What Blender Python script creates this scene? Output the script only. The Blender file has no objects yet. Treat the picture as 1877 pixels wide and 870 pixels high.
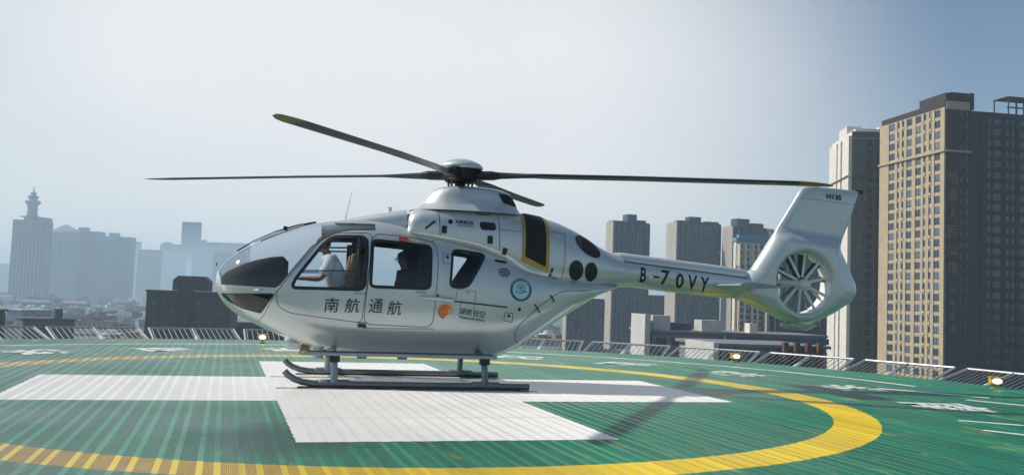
import bpy, bmesh, math, random
import numpy as np
from mathutils import Vector, Matrix
random.seed(7)
R = math.radians
SC = bpy.context.scene
COL = SC.collection

# ------------------------------------------------------------------ camera
CAM_F, CAM_H, CAM_PITCH, CAM_ROLL, CAM_YAW = 1689.09, 1.30, 0.065616, 0.037936, 0.299287   # f in pixels of the 1877 px wide photo
fwd = Vector((math.sin(CAM_YAW)*math.cos(CAM_PITCH), math.cos(CAM_YAW)*math.cos(CAM_PITCH), math.sin(CAM_PITCH)))
rt0 = Vector((math.cos(CAM_YAW), -math.sin(CAM_YAW), 0)); up0 = rt0.cross(fwd)
rt = math.cos(CAM_ROLL)*rt0 + math.sin(CAM_ROLL)*up0; upv = -math.sin(CAM_ROLL)*rt0 + math.cos(CAM_ROLL)*up0
camd = bpy.data.cameras.new("camera"); cam = bpy.data.objects.new("camera", camd); COL.objects.link(cam)
cam.matrix_world = Matrix(((rt.x, upv.x, -fwd.x, 0), (rt.y, upv.y, -fwd.y, 0), (rt.z, upv.z, -fwd.z, CAM_H), (0, 0, 0, 1)))
camd.sensor_width = 36; camd.lens = CAM_F/1877*36; camd.clip_start = .1; camd.clip_end = 20000
SC.camera = cam

# ------------------------------------------------------------------ world, sun, exposure
SUN_TO = Vector((-3.05, 1.35, 3.13)).normalized()          # towards the sun: left and a little behind the helicopter
SKY_S = 0.095; MIST_C = (8.7, 8.85, 9.0, 1)
SUN_EL = math.asin(SUN_TO.z); SUN_AZ = math.atan2(SUN_TO.x, SUN_TO.y)
w = bpy.data.worlds.new("World"); SC.world = w; w.use_nodes = True
nt = w.node_tree; nt.nodes.clear()
def N(nt, t, **k):
    n = nt.nodes.new(t)
    for a, b in k.items():
        if a.startswith('_'): setattr(n, a[1:], b)
        else: n.inputs[a].default_value = b
    return n
sky = N(nt, 'ShaderNodeTexSky', _sky_type='NISHITA', _sun_disc=False, _sun_elevation=SUN_EL, _sun_rotation=SUN_AZ,
        _altitude=100, _air_density=1.0, _dust_density=1.2, _ozone_density=1.5)
tc = N(nt, 'ShaderNodeTexCoord'); mp = N(nt, 'ShaderNodeMapping'); mp.inputs['Scale'].default_value = (1.0, 1.0, 2.0)
nz = N(nt, 'ShaderNodeTexNoise', Scale=1.6, Detail=3.0, Roughness=.45)
# a broad bank of bright mist over the city, thinning upwards and to the right
mist_dir = (fwd+((680-938.5)/CAM_F)*rt-((350-435)/CAM_F)*upv).normalized()
dt = N(nt, 'ShaderNodeVectorMath', _operation='DOT_PRODUCT'); dt.inputs[1].default_value = mist_dir
nrm = N(nt, 'ShaderNodeVectorMath', _operation='NORMALIZE')
fall = N(nt, 'ShaderNodeMapRange', _interpolation_type='SMOOTHSTEP'); fall.inputs[1].default_value = math.cos(R(36)); fall.inputs[2].default_value = math.cos(R(8))
fall.inputs[3].default_value = 0.0; fall.inputs[4].default_value = 1.0
cr = N(nt, 'ShaderNodeMapRange'); cr.inputs[1].default_value = .3; cr.inputs[2].default_value = .7; cr.inputs[3].default_value = .70; cr.inputs[4].default_value = 1.08
mul = N(nt, 'ShaderNodeMath', _operation='MULTIPLY', _use_clamp=True)
mixc = N(nt, 'ShaderNodeMix', _data_type='RGBA')
mixc.inputs[7].default_value = MIST_C
bg = N(nt, 'ShaderNodeBackground', Strength=SKY_S); wo = N(nt, 'ShaderNodeOutputWorld')
L = nt.links.new
L(tc.outputs['Generated'], mp.inputs['Vector']); L(mp.outputs[0], nz.inputs['Vector']); L(nz.outputs['Fac'], cr.inputs[0])
L(tc.outputs['Generated'], nrm.inputs[0]); L(nrm.outputs[0], dt.inputs[0]); L(dt.outputs['Value'], fall.inputs[0])
# haze is also bright round the sun
ds = N(nt, 'ShaderNodeVectorMath', _operation='DOT_PRODUCT'); ds.inputs[1].default_value = SUN_TO
fs = N(nt, 'ShaderNodeMapRange', _interpolation_type='SMOOTHSTEP'); fs.inputs[1].default_value = math.cos(R(50)); fs.inputs[2].default_value = math.cos(R(8)); fs.inputs[4].default_value = .95
mxm = N(nt, 'ShaderNodeMath', _operation='MAXIMUM'); L(nrm.outputs[0], ds.inputs[0]); L(ds.outputs['Value'], fs.inputs[0]); L(fs.outputs[0], mxm.inputs[0]); L(fall.outputs[0], mxm.inputs[1])
L(mxm.outputs[0], mul.inputs[0]); L(cr.outputs[0], mul.inputs[1])
L(mul.outputs[0], mixc.inputs[0]); L(sky.outputs[0], mixc.inputs[6]); L(mixc.outputs[2], bg.inputs[0]); L(bg.outputs[0], wo.inputs[0])
sl = bpy.data.lights.new("sun", 'SUN'); sl.energy = 4.2; sl.angle = R(1.1); sl.color = (1, .93, .82)
so = bpy.data.objects.new("sun", sl); COL.objects.link(so); so.rotation_euler = (-SUN_TO).to_track_quat('-Z', 'Y').to_euler()
SC.view_settings.view_transform = 'Standard'; SC.view_settings.look = 'None'
SC.view_settings.exposure = 0.08; SC.view_settings.gamma = 1; SC.view_settings.use_curve_mapping = False
HAZE_D = .00033; HAZE_C = (.64, .84, 1.0, 1)
SC.cycles.volume_bounces = 2; SC.cycles.max_bounces = 10; SC.cycles.transparent_max_bounces = 16

# ------------------------------------------------------------------ helpers
def tag(o, label=None, cat=None, group=None, kind=None):
    if label: o['label'] = label
    if cat: o['category'] = cat
    if group: o['group'] = group
    if kind: o['kind'] = kind
    return o
def empty(name, label=None, cat=None, loc=(0, 0, 0), rz=0, group=None):
    o = bpy.data.objects.new(name, None); COL.objects.link(o); o.location = loc; o.rotation_euler = (0, 0, rz)
    o.empty_display_size = .2
    return tag(o, label, cat, group)
def link(name, me, parent=None):
    o = bpy.data.objects.new(name, me); COL.objects.link(o)
    if parent is not None: o.parent = parent
    return o
class MB:
    def __init__(s): s.v = []; s.f = []
    def add(s, v, f):
        b = len(s.v); s.v += [tuple(p) for p in v]; s.f += [tuple(i+b for i in q) for q in f]; return s
    def box(s, x0, x1, y0, y1, z0, z1, M=None):
        v = [Vector((x, y, z)) for z in (z0, z1) for y in (y0, y1) for x in (x0, x1)]
        if M is not None: v = [M @ p for p in v]
        return s.add(v, [(0, 2, 3, 1), (4, 5, 7, 6), (0, 1, 5, 4), (2, 6, 7, 3), (0, 4, 6, 2), (1, 3, 7, 5)])
    def tube(s, pts, r, n=12, cap=True, flat=1.0):
        pts = [Vector(p) for p in pts]; m = len(pts)
        rs = r if isinstance(r, (list, tuple)) else [r]*m
        v = []; pu = None
        for i, p in enumerate(pts):
            t = (pts[min(i+1, m-1)]-pts[max(i-1, 0)]).normalized()
            if pu is None: pu = t.cross(Vector((0, 0, 1)) if abs(t.z) < .9 else Vector((0, 1, 0))).normalized()
            a = (pu-t*pu.dot(t)).normalized(); b = t.cross(a); pu = a
            v += [p+rs[i]*(math.cos(2*math.pi*k/n)*a+flat*math.sin(2*math.pi*k/n)*b) for k in range(n)]
        f = [(i*n+k, i*n+(k+1) % n, (i+1)*n+(k+1) % n, (i+1)*n+k) for i in range(m-1) for k in range(n)]
        if cap: f += [tuple(range(n-1, -1, -1)), tuple((m-1)*n+k for k in range(n))]
        return s.add(v, f)
    def rings(s, rings, cap=True):
        n = len(rings[0]); v = [p for r_ in rings for p in r_]; m = len(rings)
        f = [(i*n+k, i*n+(k+1) % n, (i+1)*n+(k+1) % n, (i+1)*n+k) for i in range(m-1) for k in range(n)]
        if cap: f += [tuple(range(n-1, -1, -1)), tuple((m-1)*n+k for k in range(n))]
        return s.add(v, f)
    def prism(s, poly, z0, z1):
        n = len(poly)
        return s.add([(x, y, z0) for x, y in poly]+[(x, y, z1) for x, y in poly],
                     [tuple(range(n-1, -1, -1)), tuple(range(n, 2*n))]+[(i, (i+1) % n, n+(i+1) % n, n+i) for i in range(n)])
    def build(s, name, mat, parent=None, smooth=False, bevel=0, sharp=None, seg=2):
        me = bpy.data.meshes.new(name); me.from_pydata(s.v, [], s.f); me.update()
        bm = bmesh.new(); bm.from_mesh(me); bmesh.ops.recalc_face_normals(bm, faces=bm.faces[:])
        if smooth:
            for f in bm.faces: f.smooth = True
            lim = R(sharp or 40)
            for e in bm.edges:
                if len(e.link_faces) == 2 and e.calc_face_angle(0) > lim: e.smooth = False
        bm.to_mesh(me); bm.free()
        me.materials.append(mat); o = link(name, me, parent)
        if bevel:
            m = o.modifiers.new('bevel', 'BEVEL'); m.width = bevel; m.segments = seg; m.limit_method = 'ANGLE'; m.angle_limit = R(40)
        return o
def raw(name, v, f, mat, parent, smooth=True):
    me = bpy.data.meshes.new(name); me.from_pydata(v, [], f); me.update()
    if smooth: me.polygons.foreach_set('use_smooth', [True]*len(me.polygons))
    me.materials.append(mat); return link(name, me, parent)

# ------------------------------------------------------------------ materials
MATS = {}
def mat(name, base=(.5, .5, .5), rough=.5, metal=0, spec=.5, noise=0, nscale=4, bump=0, bscale=30, coat=0, emit=None, alpha=1):
    m = bpy.data.materials.new(name); m.use_nodes = True; t = m.node_tree; b = t.nodes['Principled BSDF']; K = t.links.new
    b.inputs['Roughness'].default_value = rough; b.inputs['Metallic'].default_value = metal
    b.inputs['Specular IOR Level'].default_value = spec; b.inputs['Coat Weight'].default_value = coat; b.inputs['Coat Roughness'].default_value = .08
    b.inputs['Base Color'].default_value = (*base, 1)
    if noise:
        c = N(t, 'ShaderNodeTexCoord'); n = N(t, 'ShaderNodeTexNoise', Scale=nscale, Detail=6.0, Roughness=.6)
        K(c.outputs['Object'], n.inputs['Vector'])
        r_ = N(t, 'ShaderNodeMapRange'); r_.inputs['To Min'].default_value = 1-noise; r_.inputs['To Max'].default_value = 1+noise
        r_.inputs['From Min'].default_value = .3; r_.inputs['From Max'].default_value = .7
        K(n.outputs['Fac'], r_.inputs[0])
        hv = N(t, 'ShaderNodeHueSaturation'); hv.inputs['Color'].default_value = (*base, 1); K(r_.outputs[0], hv.inputs['Value']); K(hv.outputs[0], b.inputs['Base Color'])
        rr = N(t, 'ShaderNodeMapRange'); rr.inputs['To Min'].default_value = max(0.02, rough*(1-noise)); rr.inputs['To Max'].default_value = min(1, rough*(1+noise)); K(n.outputs['Fac'], rr.inputs[0]); K(rr.outputs[0], b.inputs['Roughness'])
    if bump:
        c = N(t, 'ShaderNodeTexCoord'); n = N(t, 'ShaderNodeTexNoise', Scale=bscale, Detail=4.0); bp = N(t, 'ShaderNodeBump', Strength=bump, Distance=.02)
        K(c.outputs['Object'], n.inputs['Vector']); K(n.outputs['Fac'], bp.inputs['Height']); K(bp.outputs[0], b.inputs['Normal'])
    if emit: b.inputs['Emission Color'].default_value = (*emit[0], 1); b.inputs['Emission Strength'].default_value = emit[1]
    MATS[name] = m; return m
def glass(name, tint=(.8, .85, .87), rough=0.02, ior=1.5, refl=1.0):
    m = bpy.data.materials.new(name); m.use_nodes = True; t = m.node_tree; t.nodes.clear(); K = t.links.new
    tr = N(t, 'ShaderNodeBsdfTransparent', Color=(*tint, 1)); gl = N(t, 'ShaderNodeBsdfGlossy', Roughness=rough); gl.inputs['Color'].default_value = (refl, refl, refl, 1)
    fr = N(t, 'ShaderNodeFresnel', IOR=ior); mx = N(t, 'ShaderNodeMixShader'); o = N(t, 'ShaderNodeOutputMaterial')
    ge = N(t, 'ShaderNodeNewGeometry'); sb = N(t, 'ShaderNodeMath', _operation='SUBTRACT'); sb.inputs[0].default_value = 1; K(ge.outputs['Backfacing'], sb.inputs[1]); ml = N(t, 'ShaderNodeMath', _operation='MULTIPLY'); K(fr.outputs[0], ml.inputs[0]); K(sb.outputs[0], ml.inputs[1])
    K(ml.outputs[0], mx.inputs[0]); K(tr.outputs[0], mx.inputs[1]); K(gl.outputs[0], mx.inputs[2]); K(mx.outputs[0], o.inputs[0]); return m
silver = mat('silver_paint', (.55, .60, .605), .30, .42, .5, noise=.05, nscale=2.5, coat=.6)
silver2 = mat('silver_paint_cowl', (.58, .625, .64), .32, .42, .5, noise=.06, nscale=3, coat=.5)
white_paint = mat('white_paint', (.72, .75, .74), .35, 0, noise=.05)
linerm = mat('cabin_liner', (.035, .035, .038), .8)
tan = mat('tan_upholstery', (.23, .15, .06), .8, noise=.15, nscale=8)
blackr = mat('black_rubber', (.012, .013, .015), .45)
seam = mat('panel_seam', (.03, .035, .04), .6)
blackp = mat('black_paint', (.012, .013, .016), .4)
bladem = mat('blade_composite', (.022, .026, .032), .42, noise=.2, nscale=3)
ochre = mat('blade_tip_paint', (.20, .14, .035), .5, noise=.2)
hubm = mat('hub_metal', (.015, .015, .017), .45, .3)
grillem = mat('grille_mesh', (.012, .012, .014), .75, bump=.6, bscale=90)
goldm = mat('gold_frame', (.50, .34, .10), .4, .4, noise=.12, nscale=12)
skidm = mat('skid_metal', (.20, .22, .24), .38, .5, noise=.15, nscale=6)
greypaint = mat('grey_paint', (.28, .34, .38), .35, .3, noise=.08)
darkgrey = mat('dark_grey_paint', (.09, .11, .12), .4, .3)
steel = mat('steel', (.45, .46, .47), .35, .8)
redlens = mat('red_lens', (.45, .02, .02), .2, coat=1)
teal = mat('teal_print', (.0, .14, .19), .4)
paleblue = mat('pale_print', (.42, .62, .68), .4)
orangem = mat('orange_print', (.65, .17, .02), .4)
orange2 = mat('orange_light_print', (.80, .33, .08), .4)
wglass = glass('windshield_glass', (.80, .83, .86), .02, 1.7)
hoodm = mat('matt_black', (.006, .006, .008), .95, 0, .1)
sglass = glass('side_glass', (.80, .84, .86), .01)
shirt = mat('white_shirt', (.72, .76, .82), .8, bump=.4, bscale=14)
skin = mat('skin', (.36, .19, .12), .55)
hair = mat('black_hair', (.01, .009, .008), .6)
darkcloth = mat('dark_cloth', (.018, .018, .022), .85)

# ------------------------------------------------------------------ helipad deck (real ribs; the paint is a function of position)
PC = (2.165, 12.74); PR = 11.75
def deck_material():
    m = bpy.data.materials.new('helipad_paint'); m.use_nodes = True; t = m.node_tree; b = t.nodes['Principled BSDF']; K = t.links.new
    g = N(t, 'ShaderNodeNewGeometry'); sp = N(t, 'ShaderNodeSeparateXYZ'); K(g.outputs['Position'], sp.inputs[0])
    def M(op, a, b_=None, c=None):
        n = N(t, 'ShaderNodeMath', _operation=op)
        for i, q in enumerate((a, b_, c)):
            if q is None: continue
            if isinstance(q, (int, float)): n.inputs[i].default_value = q
            else: K(q, n.inputs[i])
        return n.outputs[0]
    X = M('SUBTRACT', sp.outputs[0], PC[0]); Y = M('SUBTRACT', sp.outputs[1], PC[1])
    nz = N(t, 'ShaderNodeTexNoise', Scale=9.0, Detail=5.0); K(g.outputs['Position'], nz.inputs['Vector'])
    wob = M('MULTIPLY', M('SUBTRACT', nz.outputs['Fac'], .5), .06)
    r = M('ADD', M('SQRT', M('ADD', M('MULTIPLY', X, X), M('MULTIPLY', Y, Y))), wob)
    ax = M('ADD', M('ABSOLUTE', X), wob); ay = M('ADD', M('ABSOLUTE', Y), wob)
    def band(v, lo, hi): return M('MULTIPLY', M('GREATER_THAN', v, lo), M('LESS_THAN', v, hi))
    ring = band(r, 5.856, 6.376)
    cw, cl = 1.508, 4.563
    cross = M('MAXIMUM', M('MULTIPLY', M('LESS_THAN', ax, cw), M('LESS_THAN', ay, cl)), M('MULTIPLY', M('LESS_THAN', ay, cw), M('LESS_THAN', ax, cl)))
    ang = M('ARCTAN2', Y, X)
    line = M('MULTIPLY', band(r, 9.72, 9.86), M('GREATER_THAN', ang, R(6)))
    # rusty skid wear strips with the skids' shadow painted in, on the white bar
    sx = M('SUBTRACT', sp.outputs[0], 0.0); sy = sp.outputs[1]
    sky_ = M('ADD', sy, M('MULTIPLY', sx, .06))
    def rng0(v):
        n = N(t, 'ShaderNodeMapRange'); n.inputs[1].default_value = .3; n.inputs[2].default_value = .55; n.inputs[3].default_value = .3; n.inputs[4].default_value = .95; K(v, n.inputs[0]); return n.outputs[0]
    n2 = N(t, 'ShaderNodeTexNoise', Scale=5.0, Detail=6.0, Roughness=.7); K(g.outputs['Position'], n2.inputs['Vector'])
    wear_shade = M('MULTIPLY', M('MAXIMUM', band(sky_, 12.62, 12.80), band(sky_, 14.25, 14.45)), M('MULTIPLY', band(sp.outputs[0], .72, 4.3), rng0(n2.outputs['Fac'])))
    # colours
    big = N(t, 'ShaderNodeTexNoise', Scale=.45, Detail=5.0, Roughness=.6); K(g.outputs['Position'], big.inputs['Vector'])
    # streaky wear along planks
    mp = N(t, 'ShaderNodeMapping'); mp.inputs['Scale'].default_value = (14, .5, 1); K(g.outputs['Position'], mp.inputs['Vector'])
    stk = N(t, 'ShaderNodeTexNoise', Scale=1.0, Detail=3.0); K(mp.outputs[0], stk.inputs['Vector'])
    def mix(f, a, b_):
        n = N(t, 'ShaderNodeMix', _data_type='RGBA')
        for i, q in ((0, f), (6, a), (7, b_)):
            if isinstance(q, (int, float)): n.inputs[i].default_value = q
            elif isinstance(q, tuple): n.inputs[i].default_value = (*q, 1)
            else: K(q, n.inputs[i])
        return n.outputs[2]
    def rng(v, a, b_, c=0, d=1):
        n = N(t, 'ShaderNodeMapRange'); n.inputs[1].default_value = a; n.inputs[2].default_value = b_; n.inputs[3].default_value = c; n.inputs[4].default_value = d; K(v, n.inputs[0]); return n.outputs[0]
    green = mix(rng(big.outputs['Fac'], .35, .65), (.001, .090, .042), (.004, .140, .068))
    wn = N(t, 'ShaderNodeTexWhiteNoise', _noise_dimensions='1D'); K(M('FLOOR', M('DIVIDE', M('SUBTRACT', sp.outputs[0], PC[0]-PR+.02), .295)), wn.inputs['W'])
    plank = rng(wn.outputs['Value'], 0, 1, .80, 1.12)
    green = mix(rng(stk.outputs['Fac'], .45, .75, 0, .45), green, (.03, .24, .15))
    mpy = N(t, 'ShaderNodeMapping'); mpy.inputs['Scale'].default_value = (5, 1.0, 1); K(g.outputs['Position'], mpy.inputs['Vector'])
    yn = N(t, 'ShaderNodeTexNoise', Scale=1.0, Detail=6.0, Roughness=.7); K(mpy.outputs[0], yn.inputs['Vector'])
    near = rng(r, 4.4, 6.2, 0, 1)
    green = mix(M('MULTIPLY', rng(yn.outputs['Fac'], .56, .66), M('MULTIPLY', near, .6)), green, (.30, .36, .06))
    # sunlit pale strips and shaded channels painted in, channel shade strongest on the left
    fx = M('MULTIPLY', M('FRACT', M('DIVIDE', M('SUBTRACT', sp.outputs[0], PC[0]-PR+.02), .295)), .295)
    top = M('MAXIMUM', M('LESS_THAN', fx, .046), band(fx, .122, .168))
    lit_strip = M('MULTIPLY', top, rng(stk.outputs['Fac'], .3, .6, .65, 1))
    channel_shade = M('MULTIPLY', M('MULTIPLY', rng(M('ADD', sp.outputs[0], M('MULTIPLY', M('SUBTRACT', n2.outputs['Fac'], .5), 2.0)), 3.0, -.6, 0, 1), M('SUBTRACT', 1.0, top)), rng(yn.outputs['Fac'], .3, .6, .75, 1))
    green = mix(M('MULTIPLY', lit_strip, .8), green, (.030, .235, .140))
    green = mix(M('MULTIPLY', channel_shade, .35), green, (.012, .070, .055))
    yel = mix(rng(stk.outputs['Fac'], .3, .8), (.58, .42, .004), (.70, .51, .008))
    yel = mix(M('MULTIPLY', channel_shade, .9), yel, (.25, .13, .001))
    c1 = mix(ring, green, yel)
    wht = mix(rng(big.outputs['Fac'], .3, .7), (.68, .675, .65), (.77, .765, .75))
    wht = mix(rng(stk.outputs['Fac'], .62, .8, 0, .35), wht, (.45, .46, .42))
    wht = mix(M('MULTIPLY', channel_shade, .35), wht, (.46, .46, .45))
    c2 = mix(cross, c1, wht)
    c2 = mix(M('MULTIPLY', line, rng(n2.outputs['Fac'], .25, .4, .4, 1)), c2, (.66, .70, .64))
    c3 = mix(wear_shade, c2, (.10, .055, .035))
    # dirty damp patch near the cross's near arm
    dx = M('DIVIDE', M('SUBTRACT', sp.outputs[0], .55), 1.0); dy = M('DIVIDE', M('SUBTRACT', sp.outputs[1], 8.4), 1.1)
    dd = M('ADD', M('SQRT', M('ADD', M('MULTIPLY', dx, dx), M('MULTIPLY', dy, dy))), M('MULTIPLY', M('SUBTRACT', n2.outputs['Fac'], .5), 1.6))
    damp = M('MULTIPLY', rng(dd, .5, 1.0, 1, 0), M('SUBTRACT', 1.0, cross))
    c3 = mix(M('MULTIPLY', damp, .8), c3, (.003, .050, .036))
    # transverse plank joints
    js = None
    for jy in (4.2, 9.72, 15.3, 20.9):
        q = M('LESS_THAN', M('ABSOLUTE', M('SUBTRACT', sp.outputs[1], jy)), .008); js = q if js is None else M('MAXIMUM', js, q)
    c3 = mix(M('MULTIPLY', js, .75), c3, (.01, .03, .03))
    hv = N(t, 'ShaderNodeHueSaturation'); K(plank, hv.inputs['Value']); K(c3, hv.inputs['Color']); hm_ = mix(cross, hv.outputs[0], c3)
    K(hm_, b.inputs['Base Color'])
    K(rng(big.outputs['Fac'], .3, .7, .24, .40), b.inputs['Roughness'])
    b.inputs['Specular IOR Level'].default_value = .34
    bp = N(t, 'ShaderNodeBump', Strength=.25, Distance=.01); fn = N(t, 'ShaderNodeTexNoise', Scale=60.0, Detail=3.0); K(g.outputs['Position'], fn.inputs['Vector']); K(fn.outputs['Fac'], bp.inputs['Height']); K(bp.outputs[0], b.inputs['Normal'])
    return m
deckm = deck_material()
db = MB(); RH = .035; GD = .0021
n = 128
circ = [(PC[0]+PR*math.cos(2*math.pi*k/n), PC[1]+PR*math.sin(2*math.pi*k/n)) for k in range(n)]
db.prism(circ, -.42, -RH)
per = .295; xs_ = []; x0 = PC[0]-PR+.02
while x0 < PC[0]+PR:
    xs_ += [(x0, 0), (x0+.046, 0)]
    for k in range(6): xs_ += [(x0+.046+.076*(k+.5)/6, -GD), (x0+.046+.076*(k+1)/6, 0)]
    xs_ += [(x0+.168, 0)]
    for k in range(10): xs_ += [(x0+.168+.127*(k+.5)/10, -GD)]+([(x0+.168+.127*(k+1)/10, 0)] if k < 9 else [])
    x0 += per
xs_ = [q for q in xs_ if abs(q[0]-PC[0]) < PR-.002]
hh = [math.sqrt(PR**2-(q[0]-PC[0])**2)-.003 for q in xs_]
db.add([(q[0], PC[1]-h, q[1]) for q, h in zip(xs_, hh)]+[(q[0], PC[1]+h, q[1]) for q, h in zip(xs_, hh)], [(i, i+1, len(xs_)+i+1, len(xs_)+i) for i in range(len(xs_)-1)])
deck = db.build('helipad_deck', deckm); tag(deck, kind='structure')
concrete = mat('concrete', (.30, .29, .27), .85, noise=.15, nscale=.2)
hb = MB(); hb.box(PC[0]-19, PC[0]+19, PC[1]-19, PC[1]+17, -45, -4.2)
for dx in (-7, 0, 7):
    for dy in (-7, 0, 7): hb.box(PC[0]+dx-.4, PC[0]+dx+.4, PC[1]+dy-.4, PC[1]+dy+.4, -4.2, -.42)
o = hb.build('hospital_building', concrete); tag(o, 'pale concrete building carrying the round green helipad on its roof', 'building')

# lettering painted round the pad
FONT = None
def text2d(s, size=1.0, ex=0, bold=0.0):
    cu = bpy.data.curves.new('txt', 'FONT'); cu.body = s; cu.size = size; cu.align_x = 'CENTER'; cu.align_y = 'CENTER'; cu.offset = bold; cu.resolution_u = 3
    ob = bpy.data.objects.new('txt', cu); COL.objects.link(ob); bpy.context.view_layer.update()
    me = bpy.data.meshes.new_from_object(ob.evaluated_get(bpy.context.evaluated_depsgraph_get()))
    v = [(p.co.x, p.co.y) for p in me.vertices]; f = [tuple(q.vertices) for q in me.polygons]
    bpy.data.objects.remove(ob); bpy.data.curves.remove(cu); bpy.data.meshes.remove(me)
    if v:
        xs = [p[0] for p in v]; ys = [p[1] for p in v]; cx, cy = (min(xs)+max(xs))/2, (min(ys)+max(ys))/2
        v = [(a-cx, b-cy) for a, b in v]
    return v, f
def fit(s, wd, ht, bold=0.0):
    v, f = text2d(s, 1, bold=bold); xs = [p[0] for p in v]; ys = [p[1] for p in v]
    sx = wd/(max(xs)-min(xs)); sy = ht/(max(ys)-min(ys)); return [(a*sx, b*sy) for a, b in v], f
padtext = mat('pad_lettering', (.62, .68, .63), .5, noise=.12, nscale=3)
def pad_mark(ch, ang, r, wd, ht, thick=.006):
    v, f = fit(ch, wd, ht, bold=.03); a = R(ang); rad = Vector((math.cos(a), math.sin(a))); tan_ = Vector((math.sin(a), -math.cos(a)))
    mb = MB(); mb.add([(PC[0]+rad.x*(r+y)+tan_.x*x_, PC[1]+rad.y*(r+y)+tan_.y*x_, .004) for x_, y in v], f)
    o = mb.build('painted_character', padtext); tag(o, kind='structure'); return o
for ch, a in zip('院医民人省南湖', (-33.5, -15.4, 3.6, 22.5, 41, 59, 78)): pass
for ch, a in (('湖', 132.4), ('南', 114.4), ('省', 96), ('人', 78), ('民', 58.5), ('医', 41), ('院', 23.2), ('湖', 4.2), ('南', -15.0)):
    pad_mark(ch, a, 7.95, 1.12, 1.1)
for (x0, y0), (x1, y1), wd in (((8.75, 9.35), (9.3, 8.9), .12), ((8.35, 8.55), (8.75, 7.9), .12), ((10.75, 13.3), (11.75, 11.9), .2), ((11.0, 11.6), (11.6, 10.6), .16)):
    p, q = Vector((x0, y0)), Vector((x1, y1)); d = (q-p).normalized(); nn = Vector((-d.y, d.x))*wd/2
    mb = MB(); mb.add([(*(p+nn), .004), (*(p-nn), .004), (*(q-nn), .004), (*(q+nn), .004)], [(0, 1, 2, 3)])
    tag(mb.build('painted_stroke', padtext), kind='structure')

# ------------------------------------------------------------------ safety racks round the edge
rackm = mat('rack_steel', (.42, .43, .44), .42, .5, noise=.1)
def make_rack():
    root = empty('safety_rack', 'grey steel safety rack of slanting bars leaning out from the helipad edge', 'safety rack', group='safety racks round the helipad edge')
    L_, HW, RISE = 1.02, 1.055, .30          # outwards, half width, rise
    def P(u, s): return (s, u, -.10+RISE*u/L_)
    f = MB()
    for a, b_ in ((P(L_, -HW), P(L_, HW)), (P(0, -HW), P(L_, -HW)), (P(0, HW), P(L_, HW)), (P(0, 0), P(L_, 0))): f.tube([a, b_], .026, 8)
    f.tube([P(0, -HW), P(0, HW)], .02, 8)
    f.build('frame', rackm, root, smooth=True)
    for i in range(16):
        s = -HW+(i+.5)*2*HW/16
        MB().tube([P(0.02, s), P(L_-.02, s)], .0085, 5).build('slat', rackm, root)
    for s in (-.75, -.38, 0, .38, .75):
        MB().box(s-.02, s+.02, -.16, .05, -.16, -.06).build('bracket', rackm, root)
    MB().add([P(.08, -.09), P(.08, .03), P(.5, .03), P(.5, -.03), tuple(Vector(P(.08, -.09))+Vector((0, 0, .012))), tuple(Vector(P(.08, .03))+Vector((0, 0, .012))), tuple(Vector(P(.5, .03))+Vector((0, 0, .012))), tuple(Vector(P(.5, -.03))+Vector((0, 0, .012)))],
             [(0, 1, 2, 3), (4, 7, 6, 5), (0, 4, 5, 1), (1, 5, 6, 2), (2, 6, 7, 3), (3, 7, 4, 0)]).build('gusset_plate', white_paint, root)
    return root
def copy_tree(o, parent=None):
    c = o.copy(); COL.objects.link(c); c.parent = parent
    for ch in [x for x in o.children]: copy_tree(ch, c)
    return c
RK = make_rack(); first = True; RL = []
NP = 34; PH = 18.4
for i in range(NP):
    a = PH+i*360/NP
    am = (a+180) % 360-180
    if not (-22 < am < 152): continue
    o = RK if first else copy_tree(RK); first = False; RL.append(o)
    o.location = (PC[0]+(PR+.09)*math.cos(R(am)), PC[1]+(PR+.09)*math.sin(R(am)), 0); o.rotation_euler = (0, 0, R(am-90))

ORD = 'first second third fourth fifth sixth seventh eighth ninth tenth eleventh twelfth'.split()
RL = sorted(RL, key=lambda o: -math.atan2(o.location.y-PC[1], o.location.x-PC[0])); nr_ = len(RL)
for i, o in enumerate(RL):
    o['label'] = ('grey steel safety rack of slanting bars, %s from the left end of the row' % ORD[i]) if i < nr_/2 else ('grey steel safety rack of slanting bars, %s from the right end of the row' % ORD[nr_-1-i])
# perimeter lamps
lampy = mat('lamp_yellow', (.55, .38, .02), .35, noise=.1)
lampe = mat('lamp_lens_lit', (.9, .85, .7), .2, emit=((1, .93, .75), 1.8))
def make_lamp():
    root = empty('edge_lamp')
    m = MB(); m.box(-.09, .09, -.09, .09, .004, .02); m.tube([(0, 0, .02), (0, 0, .10)], .025, 10); m.build('stand', lampy, root, bevel=.004)
    m = MB(); m.box(-.13, .13, -.09, .10, .10, .25); m.build('housing', lampy, root, bevel=.015)
    m = MB(); m.rings([[(.105*math.cos(t)*1.0, -.092-d, .175+.062*math.sin(t)) for t in [2*math.pi*k/20 for k in range(20)]] for d in (0, .02)])
    m.build('lens', lampe, root, bevel=.005)
    m = MB(); m.box(-.15, .15, -.14, .11, .252, .265); m.build('visor', lampy, root)
    return root
lm = make_lamp()
for i, (x_, y_, lb) in enumerate(((.93, 23.1, 'yellow floodlight lit at the helipad edge below the helicopter nose'),
                      (11.55, 19.25, 'yellow floodlight lit at the helipad edge in front of the racks below the tail fan'),
                      (13.42, 13.45, 'yellow floodlight lit at the helipad edge, rightmost of the lamps'))):
    o = lm if i == 0 else copy_tree(lm); tag(o, lb, 'floodlight', 'floodlights along the helipad edge')
    o.scale = (.8, .8, .8); o.location = (x_, y_, 0); o.rotation_euler = (0, 0, math.atan2(y_, x_)-math.pi/2+(.3 if i else 0))

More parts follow.
